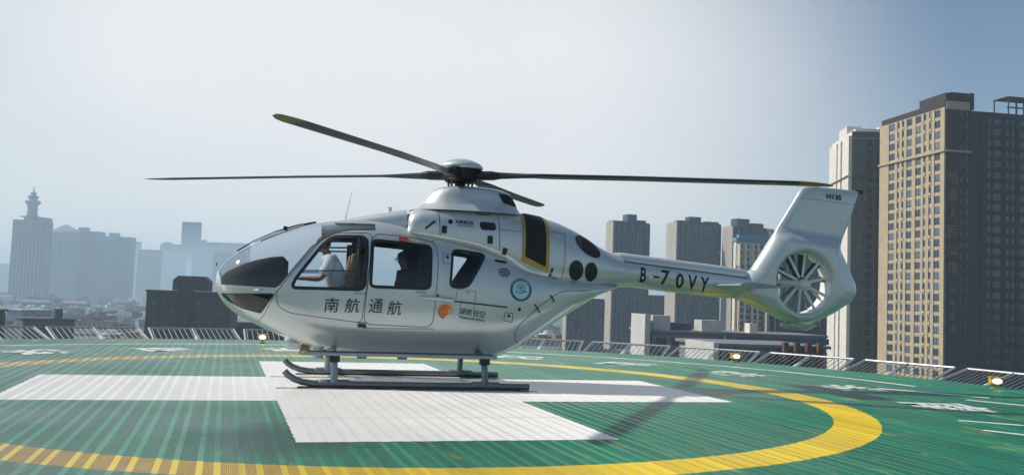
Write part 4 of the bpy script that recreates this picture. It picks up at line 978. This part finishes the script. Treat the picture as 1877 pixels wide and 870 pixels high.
# tall beige apartment tower on the right
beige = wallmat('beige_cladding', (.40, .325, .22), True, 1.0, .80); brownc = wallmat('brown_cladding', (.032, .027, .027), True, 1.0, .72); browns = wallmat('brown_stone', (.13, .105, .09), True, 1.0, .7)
P0 = at(1731, 250); P1 = at(1611, 281); d_ = (P1-P0); la = Vector((d_.x, d_.y)).length; angA = math.degrees(math.atan2(d_.y, d_.x))
zc = zt(1731, 178, 250)
T = Tower('apartment_tower', 'tall beige and dark brown apartment tower with gold characters down its shaded wall', 'building', P0, angA, la, 62, zc, beige)
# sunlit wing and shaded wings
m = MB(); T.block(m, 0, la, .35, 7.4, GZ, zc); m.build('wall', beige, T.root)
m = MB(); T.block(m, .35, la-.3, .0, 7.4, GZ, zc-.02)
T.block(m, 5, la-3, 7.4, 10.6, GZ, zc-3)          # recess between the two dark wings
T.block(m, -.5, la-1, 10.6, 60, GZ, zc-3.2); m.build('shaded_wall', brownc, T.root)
cols = [(1-q)*la for q in (.205, .311, .385, .485, .623, .72, .80, .90)]; ws = (.10, .035, .035, .085, .085, .04, .04, .085)
cols = [(c, w_*la) for c, w_ in zip(cols, ws)][::-1]
rows = T.facade('L', cols, 3.0, 1.75, -32, zc-1.8, .35, .16, beige, beige, indiv=True)
m = MB(); rq = random.Random(8)
for z in rows:
    for c, w_ in cols:
        if w_ < 1.5 and rq.random() < .45: T.box(m, 'L', c-.38, c+.38, .17, .50, z+.25, z+.85)
tag(m.build('air_conditioners', mat('unit_white', (.45, .45, .43), .6), T.root), kind='stuff')
m = MB()
for z in rows:
    for c, w_ in cols:
        if w_ > 1.5: T.box(m, 'L', c-.04, c+.04, .06, .12, z+.9, z+2.65); T.box(m, 'L', c-w_/2, c+w_/2, .16, .30, z+.80, z+.90)
tag(m.build('window_mullions', winf, T.root), kind='stuff')
m = MB()
for z in (zc-14.2,): T.box(m, 'L', -.4, la+.3, .36, .8, z, z+.5); T.box(m, 'R', -.3, 7.4, .36, .7, z, z+.5)
m.build('cornice', beige, T.root)
m = MB()
T.block(m, 0, 12, 0, 8.5, zc+.0, zc+2.2); T.block(m, 2, la*.45, 3, 9, zc+2.2, zc+3.0); m.build('roof_block', brownc, T.root)
m = MB(); T.block(m, -.1, 10, 7.5, 8.6, zc-2, zc+2.6); m.build('parapet', brownc, T.root)
# dark face windows (columns read off the photograph's right-hand wall)
dk = mat('dark_window', (.012, .015, .02), .12, 0, .8)
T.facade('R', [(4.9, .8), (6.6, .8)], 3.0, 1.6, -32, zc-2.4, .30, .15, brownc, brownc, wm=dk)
class _W2: pass
sv = T.P.copy(); sA = T.A.copy()
m = MB(); mw = MB()
colsR = [(12.9, .9), (15.4, 2.2), (18.6, .9), (20.3, .9), (23.6, 2.4), (27.6, 2.4), (31.5, .9), (34.5, 2.2), (38, .9), (42, 2.4), (47, 2.2), (52, 2.4)]
z = zc-3.2-2.6
while z > -34:
    for c, w_ in colsR: T.box(mw, 'R', c-w_/2, c+w_/2, .5, .56, z, z+1.7)
    T.box(m, 'R', 10.6, 60, .5, .72, z+1.95, z+2.75); z -= 3.0
for a, b_ in zip([10.6]+[c+w_/2+.5 for c, w_ in colsR], [c-w_/2-.5 for c, w_ in colsR]+[60]):
    if b_-a > .2: T.box(m, 'R', a, b_, .5, .95, -36, zc-3.2)
m.build('shaded_pier', brownc, T.root); tag(mw.build('windows', dk, T.root), kind='stuff')
# roof pavilion of dark steel on the far wing
m = MB(); z0_, z1_ = zc-3.0, zc+2.8
for k in range(16):
    T.box(m, 'R', 20+k*2.4, 20.25+k*2.4, -1.2, -.9, z0_, z1_)
    if k % 3 == 0: T.box(m, 'R', 20+k*2.4, 20.25+k*2.4, -7, -6.7, z0_, z1_)
for z in (z1_-.3, z0_+2.6): T.box(m, 'R', 19.8, 57, -1.25, -.85, z, z+.35)
T.box(m, 'R', 19.8, 57, -7, -1.3, z1_-.1, z1_+.1); m.build('roof_pavilion', winf, T.root)
# signs: gold and grey characters
goldt = mat('gold_sign', (.20, .115, .02), .5); greyt = mat('grey_sign', (.13, .135, .14), .5)
def wall_sign(tw, face, s, mt, u0, ztop, size, step, out=.42, wd=None, nm='sign_character'):
    for k, ch in enumerate(s):
        v, f = fit(ch, wd or size, size, bold=.008); zc_ = ztop-k*step-size/2; b = len(v)
        P = [tw.W(face, u0+x_, out+.12, zc_+y_) for x_, y_ in v]; Q = [tw.W(face, u0+x_, out, zc_+y_) for x_, y_ in v]
        m = MB(); m.add(P, f); m.add(Q, [tuple(reversed(q)) for q in f])
        # side walls of each stroke
        from collections import Counter
        ec = Counter(tuple(sorted((q[i], q[(i+1) % len(q)]))) for q in f for i in range(len(q)))
        for q in f:
            for i in range(len(q)):
                a_, b_ = q[i], q[(i+1) % len(q)]
                if ec[tuple(sorted((a_, b_)))] == 1: m.f.append((a_, b_, b+b_, b+a_))
        m.build(nm, mt, tw.root)
DPX = 250/CAM_F
wall_sign(T, 'R', '地泰人民公馆', goldt, 2.0, zt(1742, 312, 250), 22*DPX, 33.2*DPX, wd=3.0)
wall_sign(T, 'R', '珐琅酒店', greyt, 2.1, zt(1742, 523, 250), 13*DPX, 24.6*DPX, wd=1.7)

# grey-white tower behind it
gw = wallmat('pale_render', (.62, .60, .54)); gwd = wallmat('shaded_render', (.085, .085, .08))  # right wall gets a darker copy of the render, its shade painted in
P0 = at(1557, 290); P1 = at(1521, 315); d_ = P1-P0; la = Vector((d_.x, d_.y)).length; angA = math.degrees(math.atan2(d_.y, d_.x)); zc = zt(1557, 236, 290)
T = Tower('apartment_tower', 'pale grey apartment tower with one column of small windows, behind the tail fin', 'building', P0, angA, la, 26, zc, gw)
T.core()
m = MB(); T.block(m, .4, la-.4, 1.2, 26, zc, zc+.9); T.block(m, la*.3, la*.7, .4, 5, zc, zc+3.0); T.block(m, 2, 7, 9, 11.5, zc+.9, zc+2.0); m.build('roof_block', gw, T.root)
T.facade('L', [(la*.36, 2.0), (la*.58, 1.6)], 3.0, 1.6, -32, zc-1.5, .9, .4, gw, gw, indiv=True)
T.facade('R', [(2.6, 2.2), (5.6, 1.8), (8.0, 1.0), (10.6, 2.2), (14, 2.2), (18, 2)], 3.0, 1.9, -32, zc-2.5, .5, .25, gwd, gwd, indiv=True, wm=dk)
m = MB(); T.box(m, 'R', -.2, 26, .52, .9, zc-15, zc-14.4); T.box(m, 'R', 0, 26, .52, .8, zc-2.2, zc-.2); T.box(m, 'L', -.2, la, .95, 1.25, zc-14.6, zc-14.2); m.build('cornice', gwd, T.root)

# residential towers in the middle distance
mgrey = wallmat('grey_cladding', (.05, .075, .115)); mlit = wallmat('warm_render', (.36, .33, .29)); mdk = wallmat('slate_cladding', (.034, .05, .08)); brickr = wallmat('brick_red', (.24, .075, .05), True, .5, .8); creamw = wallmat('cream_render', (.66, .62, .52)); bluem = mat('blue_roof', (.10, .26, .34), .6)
def mid_tower(label, pxL, pxC, pxR, py, D, lit, dark, bumps, name='apartment_tower', wcols=7, zlow=GZ, fh=3.0):  # lit, dark
    P0 = at(pxC, D); B_ = at(pxR, D*1.012)-P0; lb = Vector((B_.x, B_.y)).length; ab = math.atan2(B_.y, B_.x); angA = math.degrees(ab)+90
    # left wall: solve the length so that its far end falls on column pxL
    best = min((abs((lambda q: 938.5+CAM_F*(q-Vector((0, 0, CAM_H))).dot(rt)/(q-Vector((0, 0, CAM_H))).dot(fwd))(P0+Vector((math.cos(R(angA)), math.sin(R(angA)), 0))*l-Vector((0, 0, 0))+Vector((0, 0, CAM_H)))-pxL), l) for l in [1+.25*k for k in range(200)])
    la = min(best[1], 45); zc = zt(pxC, py, D)
    T = Tower(name, label, 'building', P0, angA, la, lb, zc, lit)
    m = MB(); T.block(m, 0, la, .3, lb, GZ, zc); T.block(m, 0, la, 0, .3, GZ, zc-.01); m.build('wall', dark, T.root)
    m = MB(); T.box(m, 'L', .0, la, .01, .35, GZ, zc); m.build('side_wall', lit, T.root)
    m = MB()
    for u0, u1, h in bumps: T.block(m, 1.5, 9, u0*lb, u1*lb, zc, zc+h)
    if bumps: m.build('roof_block', dark, T.root)
    k = wcols; cols = [(lb*(i+.5)/k, lb/k*.52) for i in range(k)]
    T.facade('R', cols, fh, 1.9, -38, zc-1.2, .8, .35, dark, dark, wm=dk)
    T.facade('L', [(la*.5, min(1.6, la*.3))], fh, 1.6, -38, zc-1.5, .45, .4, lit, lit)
    # projecting bays
    m = MB()
    for i in range(1, k, 3): T.box(m, 'R', lb*(i-.02)/k, lb*(i+.16)/k, .8, 2.2, -40, zc-1.5)
    m.build('bay_fin', dark, T.root)
    return T, lb, la, zc
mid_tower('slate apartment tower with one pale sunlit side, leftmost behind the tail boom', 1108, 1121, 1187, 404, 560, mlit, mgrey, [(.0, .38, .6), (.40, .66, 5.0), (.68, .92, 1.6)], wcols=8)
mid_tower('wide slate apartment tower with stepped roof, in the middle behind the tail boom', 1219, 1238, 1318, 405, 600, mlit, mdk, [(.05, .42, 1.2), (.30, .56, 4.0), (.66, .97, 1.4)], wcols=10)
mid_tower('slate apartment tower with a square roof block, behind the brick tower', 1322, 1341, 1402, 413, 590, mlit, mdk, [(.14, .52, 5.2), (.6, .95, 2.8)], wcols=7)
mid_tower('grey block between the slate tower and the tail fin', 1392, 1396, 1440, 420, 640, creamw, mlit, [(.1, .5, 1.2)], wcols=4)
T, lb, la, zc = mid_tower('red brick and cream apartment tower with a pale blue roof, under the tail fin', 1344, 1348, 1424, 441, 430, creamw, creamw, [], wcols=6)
zb = zt(1380, 487, 430); T.facade('R', [(lb*(i+.5)/6, lb/6*.5) for i in range(4)], 3.0, 1.7, -38, zb, 1.3, 1.0, brickr, brickr, wm=dk)
m = MB(); T.block(m, -1.29, -.85, lb*.66, lb, -38, zb); m.build('pale_wing', creamw, T.root)
m = MB()
for u in (.02, .16, .34, .47): T.box(m, 'R', lb*u, lb*u+.9, .9, 2.1, -40, zc-1)
z = -38
while z < zc-2: 
    for u in (.09, .245, .41): T.box(m, 'R', lb*u-.3, lb*u+1.0, .9, 1.9, z, z+.5)
    z += 3
m.build('balcony_column', creamw, T.root)
m = MB(); T.block(m, -1.5, la+1, -1, lb*.98, zc, zc+1.6); T.block(m, 0, la, 1, lb*.9, zc+1.6, zc+3.2); m.build('roof', bluem, T.root)
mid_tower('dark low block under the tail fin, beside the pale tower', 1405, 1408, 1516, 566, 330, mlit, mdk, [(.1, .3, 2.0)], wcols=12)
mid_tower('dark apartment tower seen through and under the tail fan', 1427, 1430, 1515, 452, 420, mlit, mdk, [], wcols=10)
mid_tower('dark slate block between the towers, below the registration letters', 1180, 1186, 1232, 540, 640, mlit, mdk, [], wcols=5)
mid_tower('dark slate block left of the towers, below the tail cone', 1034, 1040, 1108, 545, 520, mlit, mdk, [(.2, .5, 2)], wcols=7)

# long low pale building and its annexe beyond the racks
lowg = wallmat('low_grey', (.17, .18, .19)); lowp = wallmat('low_pale', (.46, .46, .45))
def low_block(label, px0, px1, pyt, D, wall, extras=(), name='low_building', depth=16, dz=None):
    P0 = at(px0, D); P1 = at(px1, D*1.03); d_ = P1-P0; lb = Vector((d_.x, d_.y)).length; angB = math.degrees(math.atan2(d_.y, d_.x)); zc = zt(px0, pyt, D)
    T = Tower(name, label, 'building', P0, angB+90, depth, lb, zc, wall); T.core()
    m = MB(); T.block(m, -.6, depth+.6, -.6, lb+.6, zc, zc+.5); m.build('roof_slab', wall, T.root)
    T.facade('R', [(2.2+i*3.6, 2.4) for i in range(int((lb-3)/3.6))], 3.3, 1.7, max(GZ+1, zc-22), zc-.5, .35, .2, wall, wall, wm=dk)
    for u0, u1, a0, a1, h, mt in extras:
        m = MB(); T.block(m, a0, a1, u0*lb, u1*lb, zc+.5, zc+.5+h); m.build('roof_block', mt, T.root)
    return T, lb, zc
T, lb, zc = low_block('long low grey building with a pale end wall and roof plant, beyond the racks', 1196, 1512, 608, 210, lowg, [(.02, .12, 2, 8, 3.3, lowp), (.14, .26, 4, 9, 1.7, mgrey), (.30, .42, 2, 7, 2.6, lowp), (.58, .62, 2, 5, 2.2, creamw)])
m = MB(); T.block(m, -1.2, 10, -2.0, -.7, GZ, zc+4.0); m.build('end_wall', lowp, T.root)
m = MB(); T.block(m, -2.2, -1.3, lb*.4, lb, zc-1.6, zc-.2); m.build('canopy', mgrey, T.root)
T, lb, zc = low_block('low grey annexe with a white end and brick piers, just beyond the racks', 1322, 1515, 634, 150, lowg, [])
m = MB(); T.block(m, -.9, 10, -1.6, -.7, GZ, zc+.6); m.build('end_wall', lowp, T.root)
m = MB()
for k in range(4): T.block(m, -1.6, -.8, lb*(.55+.11*k), lb*(.55+.11*k)+.8, GZ, zc+1.0+.0*k)
m.build('brick_pier', wallmat('dull_brick', (.11, .05, .04)), T.root)
# old dark building on the left
old = wallmat('old_tile', (.055, .045, .045)); oldd = wallmat('old_dark', (.03, .035, .045))
P0 = at(270, 300); T = Tower('old_building', 'old dark brown building with a chamfered roof tower, beyond the racks left of the nose', 'building', P0, math.degrees(math.atan2(*(lambda d: (d.y, d.x))(at(421, 304)-P0)))+90, 16, 26.9, zt(270, 533, 300), old)
T.core(); lb = 26.9; zc = T.zt
m = MB(); T.block(m, -.5, 3, -.3, lb+.3, zc-.2, zc+.5); T.box(m, 'R', 0, lb*.36, .0, .5, zc-2.0, zc-1.0); T.box(m, 'R', lb*.52, lb, .0, .5, zc-2.0, zc-1.0); m.build('cornice', old, T.root)
m = MB(); T.block(m, -.7, 6, lb*.37, lb*.51, GZ, zc+.8); m.build('stair_bay', oldd, T.root)
m = MB(); b0, b1 = lb*.30, lb*.72
pl = [(b0, zc+.6), (b1, zc+.6), (b1, zc+3.9), (b1-1.6, zc+5.4), (b0+1.6, zc+5.4), (b0, zc+3.9)]
v = [T.W('R', u, o_, z) for o_ in (-7, .9) for u, z in pl]; m.add(v, [tuple(range(5, -1, -1)), tuple(range(6, 12))]+[(i, (i+1) % 6, 6+(i+1) % 6, 6+i) for i in range(6)]); m.build('roof_tower', old, T.root)
m = MB()
for u in (.345, .43, .515, .60, .675): T.box(m, 'R', lb*u-.5, lb*u+.5, .9, 1.0, zc+1.7, zc+2.7)
m.build('roof_tower_window', mgrey, T.root)
for us in ((.09, .2, .31), (.62, .745, .88)): T.facade('R', [(lb*u, 1.6) for u in us], 3.0, 1.5, -32, zc-2.2, .3, .15, old, old, indiv=True, wm=dk, piers=False)
m = MB(); rr = random.Random(3); z = zc-4.6
while z > -24:
    for u in (.09, .2, .31, .62, .745, .88):
        if rr.random() < .75: T.box(m, 'R', lb*u-.3, lb*u+.4, .08, .55, z-.55, z-.05)
    z -= 3
m.build('air_conditioner', mgrey, T.root)

# hazy towers far on the left
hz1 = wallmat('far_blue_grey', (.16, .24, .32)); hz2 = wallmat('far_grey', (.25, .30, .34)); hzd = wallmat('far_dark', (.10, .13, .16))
def far_tower(label, px0, px1, py, D, wall, style='floors', name='high_rise', depth=30, split=None):
    P0 = at(px0, D); P1 = at(px1, D); d_ = P1-P0; lb = Vector((d_.x, d_.y)).length; angB = math.degrees(math.atan2(d_.y, d_.x)); zc = zt((px0+px1)/2, py, D)
    T = Tower(name, label, 'building', P0, angB+90, depth, lb, zc, wall); T.core()
    if style == 'fins':
        m = MB(); k = 9
        for i in range(k+1):
            if i in (0, k): continue
            T.box(m, 'R', lb*(i/k)-lb*.022, lb*(i/k)+lb*.022, .0, 1.6, GZ, zc-1)
        m.build('fin', hz2, T.root); m = MB()
        for i in range(k): T.box(m, 'R', lb*(i+.2)/k, lb*(i+.8)/k, 0, .3, GZ+5, zc-3)
        m.build('window_strip', hzd, T.root)
    else:
        m = MB(); z = zc-3.2; k = max(3, int(lb/7))
        while z > GZ+2:
            for i in range(k): T.box(m, 'R', lb*(i+.18)/k, lb*(i+.82)/k, 0, .3, z, z+1.7)
            z -= 3.3
        tag(m.build('windows', hzd, T.root), kind='stuff')
        m = MB()
        for i in range(1, k, 2): T.box(m, 'R', lb*(i-.06)/k, lb*(i+.06)/k, .0, 1.3, GZ, zc)
        m.build('pilaster', wall, T.root)
    return T, lb, zc
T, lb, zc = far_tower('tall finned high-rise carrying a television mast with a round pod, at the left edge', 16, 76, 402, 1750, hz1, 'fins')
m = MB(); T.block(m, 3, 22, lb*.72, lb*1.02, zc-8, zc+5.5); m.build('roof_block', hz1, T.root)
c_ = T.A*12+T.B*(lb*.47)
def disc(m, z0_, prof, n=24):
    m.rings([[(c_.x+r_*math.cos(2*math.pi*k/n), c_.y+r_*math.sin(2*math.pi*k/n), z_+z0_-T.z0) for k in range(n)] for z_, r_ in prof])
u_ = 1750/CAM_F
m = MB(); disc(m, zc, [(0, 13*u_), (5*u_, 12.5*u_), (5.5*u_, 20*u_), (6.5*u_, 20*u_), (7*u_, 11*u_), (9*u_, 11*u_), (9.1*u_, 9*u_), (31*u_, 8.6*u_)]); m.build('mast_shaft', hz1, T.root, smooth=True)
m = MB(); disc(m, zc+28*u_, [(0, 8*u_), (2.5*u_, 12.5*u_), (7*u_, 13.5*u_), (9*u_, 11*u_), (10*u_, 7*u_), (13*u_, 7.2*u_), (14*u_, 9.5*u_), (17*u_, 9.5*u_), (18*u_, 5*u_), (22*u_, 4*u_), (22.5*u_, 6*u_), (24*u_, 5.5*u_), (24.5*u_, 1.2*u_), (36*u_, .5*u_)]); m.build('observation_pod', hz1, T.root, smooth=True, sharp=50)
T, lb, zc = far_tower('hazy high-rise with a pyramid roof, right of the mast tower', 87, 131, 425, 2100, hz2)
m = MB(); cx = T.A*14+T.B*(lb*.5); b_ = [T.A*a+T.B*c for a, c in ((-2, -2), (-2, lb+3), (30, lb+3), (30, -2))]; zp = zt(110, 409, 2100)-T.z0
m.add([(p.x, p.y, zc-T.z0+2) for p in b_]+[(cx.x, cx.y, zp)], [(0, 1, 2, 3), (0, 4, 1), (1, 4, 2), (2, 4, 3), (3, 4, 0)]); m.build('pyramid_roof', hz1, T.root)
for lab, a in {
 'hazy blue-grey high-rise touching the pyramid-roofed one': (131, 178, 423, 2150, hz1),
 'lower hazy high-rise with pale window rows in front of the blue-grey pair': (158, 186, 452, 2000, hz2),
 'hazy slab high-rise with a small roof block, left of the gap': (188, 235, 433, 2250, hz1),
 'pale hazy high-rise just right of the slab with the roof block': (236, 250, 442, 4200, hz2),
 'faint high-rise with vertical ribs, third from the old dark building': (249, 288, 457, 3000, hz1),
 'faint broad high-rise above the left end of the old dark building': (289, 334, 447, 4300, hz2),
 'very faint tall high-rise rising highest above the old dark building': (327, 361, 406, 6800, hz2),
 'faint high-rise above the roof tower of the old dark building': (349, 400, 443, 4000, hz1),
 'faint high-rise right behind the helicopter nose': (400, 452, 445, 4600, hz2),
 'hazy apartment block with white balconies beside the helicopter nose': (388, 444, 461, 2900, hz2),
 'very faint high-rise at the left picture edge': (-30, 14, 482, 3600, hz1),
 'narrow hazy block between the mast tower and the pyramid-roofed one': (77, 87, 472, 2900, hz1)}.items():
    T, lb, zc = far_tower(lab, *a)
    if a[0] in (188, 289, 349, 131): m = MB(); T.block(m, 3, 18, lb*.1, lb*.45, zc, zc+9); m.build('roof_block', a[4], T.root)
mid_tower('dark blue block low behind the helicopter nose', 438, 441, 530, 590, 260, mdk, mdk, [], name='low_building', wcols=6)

# low roofs of the old town between the tower blocks
lm_ = [wallmat('old_wall_%s' % n_, c) for n_, c in (('grey', (.22, .22, .22)), ('pale', (.42, .41, .38)), ('brown', (.16, .13, .11)), ('white', (.6, .6, .58)))]
rm_ = [mat('roof_%s' % n_, c, .75, noise=.2, nscale=.2) for n_, c in (('dark', (.07, .075, .08)), ('grey', (.18, .18, .18)), ('pale', (.5, .52, .54)), ('blue', (.12, .22, .34)), ('red', (.2, .09, .07)))]
def low_proto(k):
    rr = random.Random(40+k); root = empty('town_house'); W_, D_, H_ = rr.uniform(16, 38), rr.uniform(10, 16), rr.uniform(9, 21)
    MB().box(-W_/2, W_/2, -D_/2, D_/2, 0, H_).build('wall', lm_[k % 4], root)
    m = MB()
    if k % 3 == 0: m.add([(-W_/2-.6, -D_/2-.6, H_), (W_/2+.6, -D_/2-.6, H_), (W_/2+.6, D_/2+.6, H_), (-W_/2-.6, D_/2+.6, H_), (-W_/2+3, 0, H_+3.4), (W_/2-3, 0, H_+3.4)], [(0, 1, 5, 4), (1, 2, 5), (2, 3, 4, 5), (3, 0, 4), (0, 3, 2, 1)])
    else:
        m.box(-W_/2-.3, W_/2+.3, -D_/2-.3, D_/2+.3, H_, H_+.6)
        for q in range(3): x_ = rr.uniform(-W_*.4, W_*.3); m.box(x_, x_+rr.uniform(2, 6), -D_*.3, D_*.2, H_+.6, H_+rr.uniform(2, 4))
    m.build('roof', rm_[k % 5], root)
    m = MB(); z = 1.2
    while z < H_-2:
        x_ = -W_/2+1
        while x_ < W_/2-2: m.box(x_, x_+1.6, -D_/2-.08, -D_/2+.02, z, z+1.5); x_ += 3.2
        z += 3.1
    tag(m.build('windows', winm, root), kind='stuff'); return root
protos = [low_proto(k) for k in range(10)]; used = set(); rr = random.Random(11); cnt = 0
zones = [(-40, 520, 560, 2600, 185), (960, 1250, 480, 1100, 40), (0, 420, 380, 560, 22), (940, 1120, 260, 420, 8)]
for (xa, xb, da, db_, nn_) in zones:
    for i in range(nn_):
        px = rr.uniform(xa, xb); D = da*(db_/da)**rr.random(); k = rr.randrange(10); p = at(px, D, GZ)
        o = protos[k] if k not in used else copy_tree(protos[k]); used.add(k); o.location = p; o.rotation_euler = (0, 0, rr.choice((0, 0, 1.57, .3, -.3, .8))+rr.uniform(-.1, .1))
        tag(o, ('low old town house with a %s roof in the hazy quarter below the high-rises' if xa < 500 else 'low town house with a %s roof in front of the slate apartment towers') % ('dark', 'grey', 'pale', 'blue', 'red')[k % 5], 'house', 'low houses of the hazy old town' if xa < 500 else 'low houses below the slate towers')
for k, p_ in enumerate(protos):
    if k not in used: bpy.data.objects.remove(p_)
low_block('dark warehouse with a long pale blue roof, low at the left', 44, 98, 570, 600, mgrey, [(.0, 1.0, 0, 14, .8, mat('pale_blue_roof', (.35, .5, .62), .5))])
low_block('brown block at the bottom left edge behind the racks', -20, 13, 570, 250, old, [])
low_block('dark slab house with stair tower, low left behind the racks', 48, 142, 585, 330, mdk, [(.6, .75, 0, 6, 3.5, mdk)])

# trees
leafm = mat('foliage', (.045, .075, .03), .7, noise=.5, nscale=.4); barkm = mat('bark', (.08, .06, .045), .9)
def tree_proto(k):
    rr = random.Random(90+k); root = empty('tree'); H_ = rr.uniform(9, 14)
    m = MB(); m.tube([(0, 0, 0), (.1, 0, H_*.3), (0, .1, H_*.62)], [.35, .25, .12], 7)
    for q in range(4): a = rr.uniform(0, 6.28); m.tube([(0, 0, H_*.35), (1.8*math.cos(a), 1.8*math.sin(a), H_*.6)], [.16, .06], 5)
    m.build('trunk', barkm, root)
    m = MB(); lobes = [(rr.uniform(-2.6, 2.6), rr.uniform(-2.6, 2.6), H_*rr.uniform(.5, .88), rr.uniform(1.3, 2.3)) for _ in range(9)]
    for _ in range(900):
        lx, ly, lz, lr = rr.choice(lobes); d_ = Vector((rr.gauss(0, 1), rr.gauss(0, 1), rr.gauss(0, 1))).normalized()*lr*rr.uniform(.55, 1.05); c = Vector((lx, ly, lz))+d_*1.0
        a = Vector((rr.gauss(0, 1), rr.gauss(0, 1), rr.gauss(0, 1))).normalized()*.34; b = a.orthogonal().normalized()*.34; m.add([c-a, c-b, c+a, c+b], [(0, 1, 2, 3)])
    m.build('crown', leafm, root); return root
tp = [tree_proto(k) for k in range(3)]; usedt = set(); rr = random.Random(5)
for (xa, xb, da, db_, nn_) in ((0, 520, 560, 1500, 70), (950, 1230, 330, 600, 38)):
    for i in range(nn_):
        px = rr.uniform(xa, xb); D = da*(db_/da)**rr.random(); k = rr.randrange(3)
        o = tp[k] if k not in usedt else copy_tree(tp[k]); usedt.add(k); o.location = at(px, D, GZ); s_ = rr.uniform(.9, 1.7); o.scale = (s_, s_, s_); o.rotation_euler = (0, 0, rr.uniform(0, 6))
        tag(o, 'broad-leaved tree among the low roofs of the hazy old town' if xa < 500 else 'broad-leaved tree in front of the slate apartment towers', 'tree', 'trees in the hazy old town' if xa < 500 else 'trees below the slate towers')
m = MB(); rr = random.Random(77)
for i in range(16000):
    px = rr.uniform(-60, 1900); D = 650*(3600/650)**rr.random(); p = at(px, D, GZ); z = rr.uniform(1, 9); s_ = rr.uniform(1.2, 3.2)
    c = Vector((p.x, p.y, GZ+z)); a = Vector((rr.gauss(0, 1), rr.gauss(0, 1), rr.gauss(0, 1))).normalized()*s_; b = a.orthogonal().normalized()*s_; m.add([c-a, c-b, c+a, c+b], [(0, 1, 2, 3)])
tag(m.build('distant_tree_canopy', leafm), kind='stuff')

# ------------------------------------------------------------------ haze
hm = bpy.data.materials.new('haze'); hm.use_nodes = True; t = hm.node_tree; t.nodes.clear()
pv = N(t, 'ShaderNodeVolumePrincipled', Density=HAZE_D, Anisotropy=.2); pv.inputs['Color'].default_value = HAZE_C; oo = N(t, 'ShaderNodeOutputMaterial'); t.links.new(pv.outputs[0], oo.inputs['Volume'])
hz = MB().box(-6000, 6000, -400, 8000, GZ-1, 150).build('haze', hm); tag(hz, kind='stuff')
